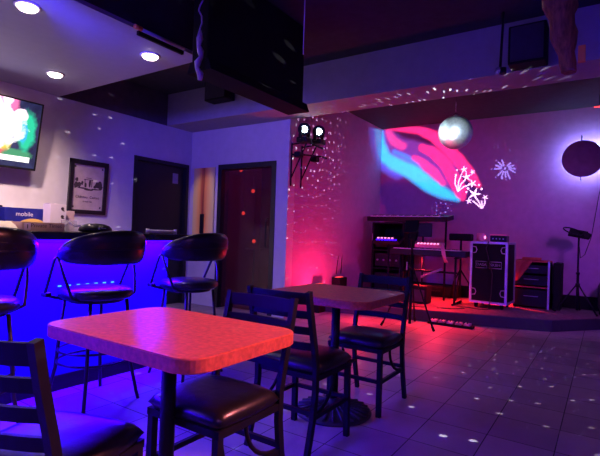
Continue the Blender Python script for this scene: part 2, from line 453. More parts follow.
# ------------------------------------------------------------------ bar stools
def make_stool():
    t = thing('bar_stool', '', 'bar stool')
    sm = M['stool_metal']
    for sx in (-1, 1):
        for sy in (-1, 1):
            MB().tube([(.13 * sx, .13 * sy, .645), (.145 * sx, .145 * sy, .45), (.158 * sx, .158 * sy, .22), (.185 * sx, .185 * sy, .05), (.195 * sx, .195 * sy, 0)], .011, 10).build('leg', sm, t)
    for z, r in ((.34, .208), (.27, .213)):
        MB().tube([(r * math.cos(a), r * math.sin(a), z) for a in [2 * PI * k / 36 for k in range(36)]], .007, 8, closed=True).build('foot_ring', sm, t)
    MB().lathe([(.16, .635), (.17, .64), (.17, .655), (.16, .66)], 32).build('seat_plate', sm, t)
    # round padded seat
    MB().lathe([(.17, .655), (.205, .66), (.222, .675), (.222, .70), (.20, .718), (.14, .728), (.05, .731), (.004, .731)], 40).build('seat', M['vinyl'], t)
    # curved padded backrest
    b = MB(); N = 28; rings = []
    for i in range(N + 1):
        u = -1 + 2 * i / N; a = math.radians(-90 + 84 * u); rr = .27
        hh = .095 * (1 - abs(u) ** 2.2) ** .6 + .012
        th = .026 * (1 - abs(u) ** 4) ** .5 + .008
        zc = .965 + .02 * (1 - u * u) - .03 * abs(u) ** 2
        ring = []
        for k in range(14):
            q = 2 * PI * k / 14; dr = th * math.cos(q); dz = hh * (abs(math.sin(q)) ** .7) * (1 if math.sin(q) > 0 else -1)
            lean = (dz) * .12
            ring.append(b.bm.verts.new(((rr + dr + lean) * math.cos(a), (rr + dr + lean) * math.sin(a) + .02, zc + dz)))
        rings.append(ring)
    for p_, q_ in zip(rings, rings[1:]):
        for k in range(14):
            ff = b.bm.faces.new([p_[k], p_[(k + 1) % 14], q_[(k + 1) % 14], q_[k]]); ff.smooth = True
    b.bm.faces.new(rings[0]); b.bm.faces.new(rings[-1][::-1])
    bk = b.build('backrest', M['vinyl'], t)
    for z0_, dz0 in ((.985, .045), (.955, .005)):
        pts = []
        for i in range(25):
            u = -.96 + 1.92 * i / 24; a = math.radians(-90 + 84 * u); q_ = (1 - abs(u) ** 2.2) ** .6
            rr = .27 + .027 * (1 - abs(u) ** 4) ** .5 + .006; pts.append((rr * math.cos(a), rr * math.sin(a) + .02, .94 + dz0 * q_ + .03 * q_))
        MB().tube(pts, .0045, 6).build('piping', M['vinyl'], bk)
    for s in (-1, 1):
        m = MB(); m.tube([(s * .265, -.02, .93), (s * .272, .02, .905), (s * .262, .12, .70), (s * .24, .14, .675), (s * .15, .12, .65)], .0095, 10)
        m.build('arm_tube', sm, t)
        m = MB(); m.tube([(s * .268, .0, .925), (s * .25, -.05, .80), (s * .222, -.09, .675), (s * .15, -.09, .65)], .0095, 10)
        m.build('arm_tube', sm, t)
        MB().box((s * .25, .13, .685), (.04, .06, .03), None, .008).build('arm_bracket', sm, t)
    return t
stool = make_stool()
GS = 'black padded stools along the bar'
for i, (x, y, r, lab) in enumerate([(-2.70, 1.72, PI / 2 + .05, 'whole black padded bar stool just behind the near red table'),
                                    (-2.66, 1.0, PI / 2 - .02, 'black bar stool cut off by the left edge, nearest the television'),
                                    (-2.70, 2.50, PI / 2 - .03, 'black bar stool at the far end of the bar, in front of the glass door')]):
    s = stool if i == 0 else copy_tree(stool)
    s.location = (x, y, 0); s.rotation_euler = (0, 0, r); tag(s, lab, 'bar stool', GS)

# ------------------------------------------------------------------ things on the bar (top at z 1.05)
ZT = 1.0655
def at_bar(x, y, r=0): return (x, y, ZT), r
# tan box lying down with printed side
t = thing('cardboard_box', 'long tan cardboard box lying on the bar, printed with dark words', 'box', (-3.12, 1.545, ZT), 0)
MB().span((-.09, -.135, 0), (.09, .135, .058), .002).build('carton', M['cardboard'], t)
text_mb('Private Times', .036, .0004).xf(T((.0912, .015, .036)) @ rz(PI / 2) @ rx(PI / 2)).build('print', M['ink'], t)
MB().span((.0905, -.125, .008), (.0915, -.085, .05)).build('label_panel', M['pink_card'], t)
MB().span((.0917, -.107, .016), (.0922, -.101, .042)).build('print', M['ink'], t)
# blue box standing behind
t = thing('blue_box', 'dark blue printed box with yellow arc, standing behind the tan box', 'box', (-3.40, 1.66, ZT), 0)
MB().span((-.04, -.21, 0), (.04, .17, .155), .002).build('carton', M['blue_card'], t)
text_mb('mobile', .042, .0004).xf(T((.0412, -.085, .112)) @ rz(PI / 2) @ rx(PI / 2)).build('print', M['white_card'], t)
m = MB(); m.prism([(.10 * math.cos(PI * k / 16), .055 * math.sin(PI * k / 16)) for k in range(17)], 0, .0012)
m.xf(T((.0405, -.03, .028)) @ rz(PI / 2) @ rx(PI / 2)).build('yellow_arc', M['yellow'], t)
MB().span((.0405, .12, .03), (.0415, .15, .07)).build('white_sticker', M['white_card'], t)
# white box
t = thing('white_box', 'tall white box with three small dark marks, beside the blue box', 'box', (-3.285, 1.745, ZT), .12)
MB().span((-.04, -.062, 0), (.04, .062, .195), .002).build('carton', M['white_card'], t)
for k, zz in enumerate((.162, .105, .048)):
    m = MB(); m.cyl((.0412, .03, zz), .013, .001, 6, rot=ry(PI / 2)); m.box((.0412, .035, zz - .012), (.001, .022, .008), rx(.4 * (k - 1))); m.build('printed_mark', M['ink'], t)
t = tag(MB().span((-.03, -.035, 0), (.03, .035, .155), .002).build('small_pink_box', M['pink_card'], None, (-3.40, 1.905, ZT), .1), 'small pale pink box half hidden behind the white box', 'box')
# leaning sheet
t = MB(); t.box((0, 0, .045), (.16, .20, .002), rx(.0) @ ry(.32)); 
tag(t.build('paper_sheet', mat('pale_yellow_paper', (.8, .78, .5), .7), None, (-3.13, 1.31, ZT - .012), -.2), 'pale yellow sheet of paper propped on the bar, left of the tan box', 'paper')
t = MB(); t.box((0, 0, .085), (.03, .26, .17), None, .006)
tag(t.build('black_monitor', M['black_plastic'], None, (-3.5, 1.36, ZT), 0), 'dark flat box standing at the left edge behind the paper', 'monitor')
# clear stand, with crumpled film
t = thing('card_holder', 'clear plastic card holder standing right of the white box', 'holder', (-3.10, 1.76, ZT), .1)
MB().box((.0, 0, .004), (.07, .13, .006), None, .002).build('foot', M['clear'], t)
MB().box((-.01, 0, .042), (.004, .12, .08), ry(-.25)).build('sleeve', M['clear'], t)
MB().tube([(0, -.075, .008), (-.01, -.03, .05), (-.02, .0, .075), (.0, .03, .04), (.01, .07, .045)], .005, 6).build('bright_rim', M['white_plastic'], t)
# black rounded bag/hat
t = thing('baseball_cap', 'low rounded black cap with a pale mark, lying at the middle of the bar', 'cap', (-3.12, 1.96, ZT), 0)
MB().lathe([(.10, 0), (.115, .01), (.112, .03), (.09, .05), (.055, .062), (.004, .066)], 32).build('crown', M['black_plastic'], t)
m = MB(); m.prism([(.1 * math.cos(a), .1 * math.sin(a)) for a in [2 * PI * k / 20 for k in range(20)]], 0, .006); m.xf(T((.0, .09, .002)) @ Matrix.Diagonal((.9, 1, 1, 1))); m.build('brim', M['black_plastic'], t)
m = MB(); m.box((.108, -.04, .03), (.004, .014, .014), ry(-.3)); m.box((.11, -.005, .032), (.004, .035, .007), ry(-.3)); m.build('pale_mark', M['grey_plastic'], t)
# white rail at the end of the bar
t = thing('towel_rail', 'short white rail with end posts at the far end of the bar', 'rail', (-3.12, 2.56, ZT), 0)
MB().tube([(0, -.13, .02), (0, .14, .02)], .013, 10).build('rail', M['white_plastic'], t)
for yy in (-.14, .15): MB().cyl((0, yy, .02), .014, .04, 14).build('post', M['white_plastic'], t)

# ------------------------------------------------------------------ television, picture
t = thing('television', 'wall-mounted flat television showing bright pink, white and green picture', 'television', (-5.09, 2.47, 1.69), 0)
tilt = ry(.19)
def tv(mb): return mb.xf(tilt)
tv(MB().span((-.04, -1.32, -.01), (0, .01, .70), .006)).build('casing', M['black_plastic'], t)
tv(MB().span((.0005, -1.30, .012), (.0025, -.012, .684))).build('screen', M['tv'], t)

MB().box((-.12, -.65, .38), (.12, .3, .25)).build('wall_mount', M['black_metal'], t)
t = thing('framed_print', 'black framed cream wine-label print of a house among trees on bar wall', 'framed picture', (XW, 3.19, 1.26), 0)
def fr(mb): return mb
W_, H_ = .49, .65
m = MB(); m.span((.003, -W_ / 2, 0), (.035, -W_ / 2 + .045, H_)); m.span((.003, W_ / 2 - .045, 0), (.035, W_ / 2, H_)); m.span((.003, -W_ / 2, 0), (.035, W_ / 2, .05)); m.span((.003, -W_ / 2, H_ - .055), (.035, W_ / 2, H_))
m.xf(ry(.06)).build('frame', M['black_frame'], t)
p = MB().span((.006, -W_ / 2 + .04, .04), (.014, W_ / 2 - .04, H_ - .05)).xf(ry(.06)).build('print', M['cream_paper'], t)
ink = MB()
def blobp(y, z, r, s=1.0, n=12):
    pts = [(y + r * (1 + .25 * random.uniform(-1, 1)) * math.cos(2 * PI * k / n), z + s * r * (1 + .25 * random.uniform(-1, 1)) * math.sin(2 * PI * k / n)) for k in range(n)]
    b = [ink.bm.verts.new((.0155, q[0], q[1])) for q in pts]; c_ = [ink.bm.verts.new((.014, q[0], q[1])) for q in pts]
    ink.bm.faces.new(b)
    for k in range(n): ink.bm.faces.new([b[k], b[(k + 1) % n], c_[(k + 1) % n], c_[k]])
for y, z, r, s in [(1.15 * y_, .345 + 1.2 * (z_ - .345), 1.3 * r_, s_) for y_, z_, r_, s_ in [(-.135, .345, .022, 1.4), (-.13, .40, .016, 1.2), (-.10, .35, .018, 1.3), (-.07, .37, .012, 1.5), (.10, .36, .024, 1.3), (.13, .37, .026, 1.5), (.075, .34, .014, 1), (.015, .37, .012, 2.6), (-.03, .35, .010, 2), (.145, .335, .02, 1), (.01, .305, .05, .16), (-.06, .318, .05, .12), (.09, .315, .05, .12)]]: blobp(y, z, r, s)
for y in (-.045, .045): ink.span((.014, y - .004, .33), (.0155, y + .004, .425))
ink.span((.014, -.06, .415), (.0155, .06, .422)); ink.span((.014, -.03, .436), (.0155, .035, .442))
for y, z in ((-.175, .085), (.175, .085), (-.175, .565), (.175, .565)): blobp(y, z, .014, 1, 5)
ink.xf(ry(.06))
me_ = bpy.data.meshes.new('t'); bmesh.ops.recalc_face_normals(ink.bm, faces=ink.bm.faces[:])
for f_ in ink.bm.faces: f_.material_index = 1
b_ = bmesh.new(); b_.from_mesh(p.data); ink.bm.to_mesh(me_); b_.from_mesh(me_); b_.to_mesh(p.data); b_.free(); ink.bm.free()
p.data.materials.append(M['ink'])
tx = text_mb('Château  Camus', .046, .0006); tx.xf(ry(.06) @ T((.0155, 0, .205)) @ rz(PI / 2) @ rx(PI / 2)).build('caption', M['ink'], p)
tx = text_mb('GRAND VIN', .022, .0006); tx.xf(ry(.06) @ T((.0155, 0, .15)) @ rz(PI / 2) @ rx(PI / 2)).build('caption', M['ink'], p)

# striped wooden panel on the back wall, dark bottle-shaped post before it
t = thing('striped_panel', 'tall orange and tan striped wooden panel between the two doors', 'panel', (-4.995, YB - .003, .80))
MB().span((-.215, -.02, 0), (.215, 0, 1.24), .003).build('board', M['panel'], t)
h = MB().span((-.03, -.05, .26), (.03, -.021, .55), .006).build('black_handle', M['black_plastic'], t); h['label'] = 'slim black upright handle on the striped board'

# red lamps in the back room
for i, (x, z, lab) in enumerate([(-4.76, 2.07, 'top left red lamp behind the glass door'), (-4.50, 1.735, 'second highest red lamp, middle of the glass door'),
                                 (-4.75, 1.40, 'third red lamp down, near the left frame of the glass door'), (-4.45, .97, 'lowest red lamp behind the glass door, above the small shelf')]):
    t = thing('red_lamp', lab, 'lamp', (x, 5.4 + .08 * (i == 2), z), 0, 'small red lamps in the back room')
    MB().lathe([(.006, -.03), (.022, -.02), (.028, 0), (.02, .02), (.006, .03)], 12).build('bulb', M['led_red'], t)
    MB().cyl((0, 0, .04), .014, .025, 12).build('cap', M['black_metal'], t)
    MB().tube([(0, 0, .05), (0, 0, 2.5 - z)], .003, 6).build('cord', M['cable'], t)
t = thing('wall_shelf', 'small dark shelf under the lowest red lamp behind the glass', 'shelf', (-4.44, 5.4, .85))
MB().span((-.12, -.06, -.01), (.12, .08, .01)).build('shelf_board', M['dark_red_paint'], t)
MB().span((-.01, -.01, -.85), (.01, .01, -.01)).build('post', M['black_metal'], t)

# ------------------------------------------------------------------ ceiling lamps over the bar
for i, (x, y, lab) in enumerate([(-3.32, 1.52, 'round downlight in the top left corner, nearest of the three'), (-3.30, 2.52, 'round downlight nearest the dark soffit edge, right of the three'),
                                 (-4.54, 2.36, 'round downlight above the television, lowest of the three in view')]):
    t = thing('downlight', lab, 'ceiling light', (x, y, ZB), 0, 'recessed downlights over the bar')
    MB().lathe([(.082, 0), (.084, -.006), (.062, -.008), (.060, 0)], 32).build('trim_ring', M['white_plastic'], t)
    MB().lathe([(.066, -.002), (.064, -.016), (.052, -.028), (.03, -.035), (.004, -.037)], 28).build('lens', M['lamp_white'], t)

t = thing('ceiling_tube', 'slim tube with orange end fixed along the edge of bar ceiling', 'tube', (-2.93, 2.35, 2.60))
MB().tube([(0, -.21, .0), (0, .22, .0)], .012, 10).build('tube', M['grey_plastic'], t)
MB().tube([(0, -.26, .0), (0, -.20, .0)], .017, 10).build('orange_end', M['orange'], t)
MB().span((-.03, -.22, -.045), (-.005, .22, -.015)).build('black_channel', M['dull_black'], t)

# ------------------------------------------------------------------ black panel hung from ceiling, cords
t = thing('ceiling_cabinet', 'large black box hung from the ceiling above the tables', 'box', (-2.45, 2.93, 2.245))
pa = MB(); pa.span((-.10, -.62, .06), (.06, .62, .80), .01); pa.build('cabinet', M['dull_black'], t)
pb = MB(); pb.prism([(-.12, 0), (.12, 0), (.09, .08), (-.09, .08)], -.64, .64); pb.xf(rx(PI / 2)); pb.build('bottom_rail', M['dull_black'], t)
tag(MB().tube([(-1.66, 2.45, 2.27), (-1.66, 2.45, ZC)], .004, 6).build('thin_cord', M['tin']), 'thin pale cord hanging straight down beside the black panel', 'cord')
m = MB(); pts = []
for k in range(22):
    z = 2.17 + .86 * k / 21; pts.append((-2.42 + .012 * math.sin(k * 1.9), 2.262 + .012 * math.cos(k * 1.3), z))
m.tube(pts, [.024 if k < 8 and k % 2 else .015 if k < 9 else .006 for k in range(22)], 8)
tag(m.build('crumpled_film', M['tin']), 'crumpled strip of purple-lit plastic film at the left end of the black panel', 'plastic film')

# boxes on the beam
def hang_box(loc, w_, h_, d_, rot, lab, extra=True):
    t = thing('hanging_speaker', lab, 'speaker', loc, rot)
    MB().span((-w_ / 2, -d_ / 2, 0), (w_ / 2, d_ / 2, h_), .01).build('cabinet', M['dull_black'], t)
    MB().span((-w_ / 2 + .02, -d_ / 2 - .008, .02), (w_ / 2 - .02, -d_ / 2 - .001, h_ - .02)).build('grille', mat('speaker_grille', (.03, .025, .05), .8), t)
    return t
hang_box((-.585, 4.28, 2.603), .29, .33, .18, 0, 'square black speaker on the beam beside the brown log')
hang_box((-4.18, 4.28, 2.78), .37, .27, .18, 0, 'dark square speaker on the beam behind the black panel')
t = thing('hanging_lamp', 'small round blue-lit lamp at the end of a black ceiling rod', 'lamp', (-.79, 4.15, 2.55))
MB().tube([(.01, 0, .03), (.025, 0, ZC - 2.55)], .011, 8).build('rod', M['black_metal'], t)
MB().lathe([(.004, -.035), (.024, -.026), (.034, 0), (.024, .026), (.004, .035)], 20).build('globe', mat('grey_glossy_globe', (.35, .35, .5), .2, metal=.5), t)
MB().cyl((.03, 0, -.005), .03, .05, 16).build('socket', M['black_metal'], t)
# rough log
m = MB(); N = 16; rings = []
top = Vector((-.345, 3.55, ZC)); bot = Vector((-.235, 3.6, 2.27))
for i in range(13):
    k = i / 12; c_ = top.lerp(bot, k); ra = .125 * (1 - k) + .045 * k + .012 * math.sin(i * 1.7)
    if i == 12: ra *= .8
    rings.append([m.bm.verts.new((c_.x + ra * (1 + .12 * math.sin(5 * a + i * .3) + .06 * random.uniform(-1, 1)) * math.cos(a), c_.y + ra * math.sin(a), c_.z + (.02 * random.uniform(-1, 1) if 0 < i < 12 else 0))) for a in [2 * PI * j / N for j in range(N)]])
for a, b in zip(rings, rings[1:]):
    for k in range(N):
        ff = m.bm.faces.new([a[k], a[(k + 1) % N], b[(k + 1) % N], b[k]]); ff.smooth = True
m.bm.faces.new(rings[0]); m.bm.faces.new(rings[-1][::-1])
lg = m.build('wooden_log', M['brown_wood']); tag(lg, 'rough brown tapered log hanging down from the ceiling, top right', 'log')
ot = MB().span((-.185, 3.58, 2.33), (-.14, 3.62, 2.44), .004).build('orange_tag', M['orange'], lg); ot['label'] = 'orange tag on the right side of the log'

# ------------------------------------------------------------------ mirror ball
t = thing('mirror_ball', 'silver mirror ball hanging over the front of the stage', 'mirror ball', (-1.65, 6.0, 2.48))
m = MB(); b = bmesh.new(); bmesh.ops.create_uvsphere(b, u_segments=56, v_segments=30, radius=.215)
for f_ in b.faces: f_.smooth = False
for v_ in b.verts: v_.co *= 1 + random.uniform(-.0022, .0022)
m.merge(b); m.build('mirrored_sphere', mat('mirror_tiles', (.82, .86, .92), .46, metal=.8, var=.15, scale=40), t)
MB().cyl((0, 0, .225), .03, .035, 16).build('cap', M['chrome'], t)
MB().tube([(0, 0, .24), (0, 0, ZS - 2.48)], .004, 6).build('chain', M['chrome'], t)
MB().cyl((0, 0, ZS - 2.48 - .04), .05, .08, 16).build('motor', M['dull_black'], t)

# ------------------------------------------------------------------ stage lights on wall bracket
t = thing('light_bracket', 'black wall bracket with struts holding the two stage lights', 'bracket', (XR, 5.1, 2.28))
MB().tube([(.22, -.28, .03), (.22, .26, .0)], .014, 8).build('rail', M['black_metal'], t)
MB().tube([(.03, -.20, -.14), (.14, -.16, -.14), (.24, .2, -.12), (.26, .3, -.13)], .012, 8).build('lower_rail', M['black_metal'], t)
for yy in (-.18, .06):
    MB().tube([(.005, yy, -.55), (.005, yy, .02)], .012, 8).build('upright', M['black_metal'], t)
    MB().tube([(.005, yy, -.45), (.22, yy + .02, -.0)], .010, 8).build('strut', M['black_metal'], t)
    MB().tube([(.005, yy, .0), (.22, yy, .015)], .010, 8).build('arm', M['black_metal'], t)
for yy, r in ((-.18, .045), (.22, .05)): MB().box((.12, yy, -.145), (.09, .10, .07), None, .01).build('clamp', M['black_metal'], t)
for i, (y, z, yaw, lab) in enumerate([(4.93, 2.46, -.35, 'left of two lit stage lights on the wall bracket'), (5.28, 2.50, .15, 'right of two lit stage lights on the wall bracket')]):
    t = thing('stage_light', lab, 'stage light', (-3.28, y, z), 0, 'moving stage lights on the bracket')
    dirv = Vector((3.28 + yaw, -y, -1.1)).normalized(); q = dirv.to_track_quat('Z', 'Y').to_matrix().to_4x4()
    h = MB().lathe([(.05, -.12), (.075, -.10), (.08, -.02), (.085, .07), (.075, .075)], 24); h.xf(q); hd = h.build('lamp_head', M['black_plastic'], t)
    MB().cyl((0, 0, .078), .042, .008, 24).xf(q).build('lens', M['par_lens'], hd)
    MB().box((0, 0, -.14), (.15, .15, .07), None, .01).build('base', M['black_plastic'], t)
    for s in (-1, 1): MB().box((0, s * .092, -.06), (.05, .015, .15)).build('yoke_arm', M['black_plastic'], t)
tag(MB().tube([(-3.3, 5.13, 2.6), (-3.3, 5.13, ZS)], .006, 6).build('ceiling_cable', M['cable']), 'black cable dropping from ceiling between the two stage lights', 'cable')
tag(MB().tube([(-3.485, 5.35, 2.0), (-3.485, 5.4, 1.1), (-3.485, 5.5, .95), (-3.485, 5.44, .85), (-3.485, 5.6, .75)], .004, 6).build('wall_cable', M['cable']), 'thin black cable looping down the red wall under the bracket', 'cable')
tag(MB().tube([(-3.485, 6.45, 1.15), (-3.475, 6.3, .8), (-3.45, 6.2, .5)], .006, 6).tube([(-3.485, 6.45, 1.15), (-3.475, 6.42, .8), (-3.45, 6.35, .5)], .006, 6).build('wall_cable', M['cable']), 'pair of thin cables fanning down the red wall near the stage', 'cable')

# small boxes (floor lights) at the foot of the red wall
for i, (y, s, lab) in enumerate([(5.6, .75, 'smaller black floor light box against the red wall'), (6.18, 1.0, 'larger black floor light box against the red wall')]):
    base = 0 if i == 0 else .15
    t = thing('floor_light', lab, 'floor light', (-3.36, y, base))
    hh = (.40 if i == 0 else .40 - .15 + .06)
    MB().span((-.09 * s, -.12 * s, 0), (.05 * s, .12 * s, hh), .01).build('housing', M['dull_black'], t)
    MB().span((-.055, -.08 * s, hh + .0005), (-.0, .08 * s, hh + .006)).build('lens', M['led_red'], t)

# ------------------------------------------------------------------ round backlit disc on stage wall
t = thing('backlit_disc', 'round dark disc on the stage wall with white glow behind', 'wall light', (-.30, YS, 2.31))
MB().cyl((0, -.17, 0), .262, .02, 64, rot=rx(PI / 2)).build('disc', mat('dark_purple_disc', (.17, .09, .17), .8), t)
MB().tube([(.03 + .225 * math.cos(a), -.12, .02 + .225 * math.sin(a)) for a in [2 * PI * k / 48 for k in range(48)]], .012, 8, closed=True).build('glow_ring', mat('lit_white_blue_ring', (1, 1, 1), .4, emit=(.25, .32, 1), es=60), t)
MB().tube([(-.02, -.155, .262), (-.02, -.155, .34), (-.02, 0, .34)], .006, 6).build('bracket', M['black_metal'], t)
MB().tube([(-.02, -.155, -.262), (-.02, -.155, -.30), (-.02, 0, -.30)], .006, 6).build('bracket', M['black_metal'], t)

# red lamp at right of stage ceiling
t = thing('red_stage_lamp', 'black stage lamp with red light under the stage ceiling, far right', 'stage light', (-.07, 7.25, 2.97))
MB().box((.06, 0, .04), (.2, .14, .13), None, .01).build('housing', M['dull_black'], t)
MB().span((-.10, -.02, -.04), (.1, .02, -.03)).build('red_strip', M['led_red'], t)

# ------------------------------------------------------------------ stage equipment (stage top z .15)
S = .151
# keyboard station
t = thing('keyboard_rack', 'tall black equipment cabinet in the left corner of the stage', 'cabinet', (-2.98, 7.30, S))
MB().span((-.28, -.25, 0), (-.25, .25, 1.19)).build('side_panel', M['dull_black'], t)
MB().span((.25, -.25, 0), (.28, .25, 1.19)).build('side_panel', M['dull_black'], t)
MB().span((-.25, .23, 0), (.25, .25, 1.19)).build('back_panel', M['dull_black'], t)
for zz in (.02, .42, .72, 1.17): MB().span((-.25, -.25, zz), (.25, .228, zz + .02)).build('shelf', M['dull_black'], t)
for zz, hh in ((.06, .3), (.46, .22), (.78, .16)):
    g_ = MB().span((-.23, -.22, zz), (.23, .1, zz + hh), .008).build('rack_unit', M['black_plastic'], t)
    for k in range(4): MB().cyl((-.18 + .11 * k, -.228, zz + hh * .5), .016, .02, 12, rot=rx(PI / 2)).build('knob', M['grey_plastic'], g_)
    g_['label'] = 'black rack unit with row of grey knobs'
MB().span((-.275, -.262, .88), (-.265, -.25, 1.0)).build('edge_glint', M['grey_plastic'], t)  # grey strip put in for the glint on the cabinet's edge
def keyboard(name, label, loc, w_, d_, h_, tiltx=0):
    t = thing(name, label, 'keyboard', loc)
    m_ = rx(tiltx)
    MB().span((-w_ / 2, -d_ / 2, 0), (w_ / 2, d_ / 2, h_), .008).xf(m_).build('body', M['black_plastic'], t)
    MB().span((-w_ / 2 + .06, -d_ / 2 + .01, h_), (w_ / 2 - .1, -d_ / 2 + .13, h_ + .012)).xf(m_).build('keybed', M['white_plastic'], t)
    k = MB(); n = 36; st_ = (w_ - .16) / n
    for i in range(n):
        if i % 7 in (0, 1, 3, 4, 5): k.span((-w_ / 2 + .06 + st_ * (i + .7), -d_ / 2 + .05, h_ + .012), (-w_ / 2 + .06 + st_ * (i + 1.3), -d_ / 2 + .13, h_ + .02))
    k.xf(m_).build('black_keys', M['dull_black'], t)
    p_ = MB()
    for i in range(12): p_.cyl((-w_ / 2 + .12 + i * (w_ - .24) / 11, .06, h_ + .008), .012, .016, 10)
    p_.xf(m_).build('controls', M['grey_plastic'], t)
    return t
keyboard('synthesizer', 'upper keyboard with shiny top on the corner cabinet at the left of the stage', (-2.68, 7.2, 1.385), 1.34, .36, .075, .14)
keyboard('digital_piano', 'long dark keyboard on the middle tier of the keyboard stand', (-2.22, 6.85, .84), 1.16, .28, .09)
t = thing('keyboard_stand', 'black tubular stand carrying the keyboards at the left of the stage', 'stand', (-2.2, 6.88, S))
for x in (-.44, .40):
    MB().tube([(x, -.14, 0), (x, -.12, .69)], .016, 8).build('upright', M['black_metal'], t)
    MB().tube([(min(x, .14), .24, 0), (min(x, .14), .24, .68), (min(x, .14), .26, 1.22)], .016, 8).build('rear_upright', M['black_metal'], t)
    MB().tube([(x, -.17, .675), (x, .16, .675)], .012, 8).build('arm', M['black_metal'], t)
    MB().tube([(x, -.24, .0155), (x, .26, .0155)], .015, 8).build('foot', M['black_metal'], t)
MB().tube([(-.44, .0, .45), (.40, .0, .45)], .014, 8).build('crossbar', M['black_metal'], t)
MB().tube([(-.12, -.1, .36), (.18, -.02, .5)], .018, 8).build('pale_brace', M['grey_plastic'], t)
# mixer and gear on middle keyboard
t = thing('mixing_desk', 'small mixer with blue and pink lit buttons under the upper keyboard', 'mixer', (-2.84, 7.02, .93))
t.location = (-2.9, 6.9, 1.0)
MB().box((0, 0, .05), (.44, .24, .05), rx(.35), .006).build('body', M['black_plastic'], t)
m = MB()
for k in range(8): m.box((-.17 + k * .045, -.07, .055), (.024, .03, .012), rx(.35))
m.build('blue_buttons', M['led_blue'], t)
m = MB()
for k in range(5): m.box((-.18 + k * .06, -.0, .085), (.03, .02, .012), rx(.35))
m.build('pink_buttons', M['led_pink'], t)
MB().tube([(0, 0, .03), (0, .02, -.4), (0, .03, -.849)], .018, 8).build('pole', M['black_metal'], t)
MB().lathe([(.15, -.849), (.15, -.83), (.02, -.82)], 20).build('foot', M['black_metal'], t)
t = thing('lit_mixer', 'pale mixer glowing pink on the middle keyboard, cables hanging from its right', 'mixer', (-2.22, 6.84, .96))
MB().box((0, .02, .04), (.40, .2, .05), rx(.2), .006).build('body', M['pink_plastic'], t)
m = MB()
for k in range(7): m.box((-.16 + k * .05, -.03, .062), (.02, .05, .012), rx(.2))
m.build('faders', M['led_pink'], t)
m = MB()
for k in range(5): m.tube([(.18, -.06 + .02 * k, .05), (.24 + .01 * k, -.2, .03), (.27 + .015 * k, -.24, -.08 - .02 * k), (.30 + .01 * k, -.2, -.2)], .006, 6)
m.build('cable_bundle', M['pink_plastic'], t)
t = thing('monitor_screen', 'small black screen standing behind the pink-lit mixer', 'monitor', (-2.42, 7.35, .93))
MB().box((0, 0, 1.08), (.30, .03, .22), rx(-.1), .006).build('screen', M['black_plastic'], t)
MB().tube([(0, .02, 0), (0, .02, .98)], .014, 8).build('neck', M['black_metal'], t)
MB().box((0, .02, .008), (.18, .14, .014)).build('foot', M['black_metal'], t)
t.location.y = 7.12; t.location.z = S
# box on tripod
t = thing('box_stand', 'small flat black box on a tripod stand left of the flight case', 'stand', (-1.88, 7.34, S))
MB().box((0, 0, .985), (.33, .2, .11), None, .02).build('box_top', M['dull_black'], t)
MB().tube([(0, 0, .16), (0, 0, .93)], .016, 10).build('pole', M['black_metal'], t)
for k in range(3):
    a = 2 * PI * k / 3 + .5; MB().tube([(0, 0, .48), (.13 * math.cos(a), .13 * math.sin(a), .28), (.2 * math.cos(a), .2 * math.sin(a), .01)], .012, 8).build('leg', M['black_metal'], t)
# low dark cases at the back
t = thing('guitar_case', 'low black case lying on the stage left of the flight case', 'case', (-2.30, 7.62, S))
MB().box((0, 0, .09), (.7, .3, .18), None, .03).build('body', M['dull_black'], t)
MB().tube([(-.08, -.155, .1), (-.05, -.18, .1), (.05, -.18, .1), (.08, -.155, .1)], .009, 8).build('handle', M['black_plastic'], t)
t = thing('amplifier', 'black amplifier beneath the long keyboard', 'amplifier', (-2.3, 6.62, S))
MB().box((0, 0, .13), (.34, .24, .26), None, .015).build('cabinet', M['dull_black'], t)
MB().box((0, -.123, .115), (.28, .01, .17)).build('grille', mat('amp_grille', (.05, .04, .05), .9), t)
t = thing('red_cloth', 'crumpled red-lit cloth on stage under the keyboards', 'cloth', (-2.6, 7.0, S))
def cloth(w_, d_, h_, seed):
    random.seed(seed); m = MB(); n = 18; g = {}
    ph = [random.uniform(0, 6) for _ in range(6)]
    for i in range(n + 1):
        for j in range(n + 1):
            x = i / n * 2 - 1; y = j / n * 2 - 1; e = (1 - x ** 4) * (1 - y ** 4)
            g[i, j] = m.bm.verts.new((x * w_ / 2 * (1 + .1 * math.sin(3 * y + ph[0])), y * d_ / 2 * (1 + .1 * math.sin(4 * x + ph[1])), .003 + h_ * e * (.5 + .25 * math.sin(7 * x + ph[2]) + .25 * math.sin(6 * y + 3 * x + ph[3]))))
    for i in range(n):
        for j in range(n):
            ff = m.bm.faces.new([g[i, j], g[i + 1, j], g[i + 1, j + 1], g[i, j + 1]]); ff.smooth = True
    return m
C.objects.unlink(t); bpy.data.objects.remove(t)
tag(cloth(.4, .3, .08, 3).build('red_cloth', M['red_cloth'], None, (-2.75, 6.45, S)), 'crumpled red-lit cloth on stage under the keyboards', 'cloth')
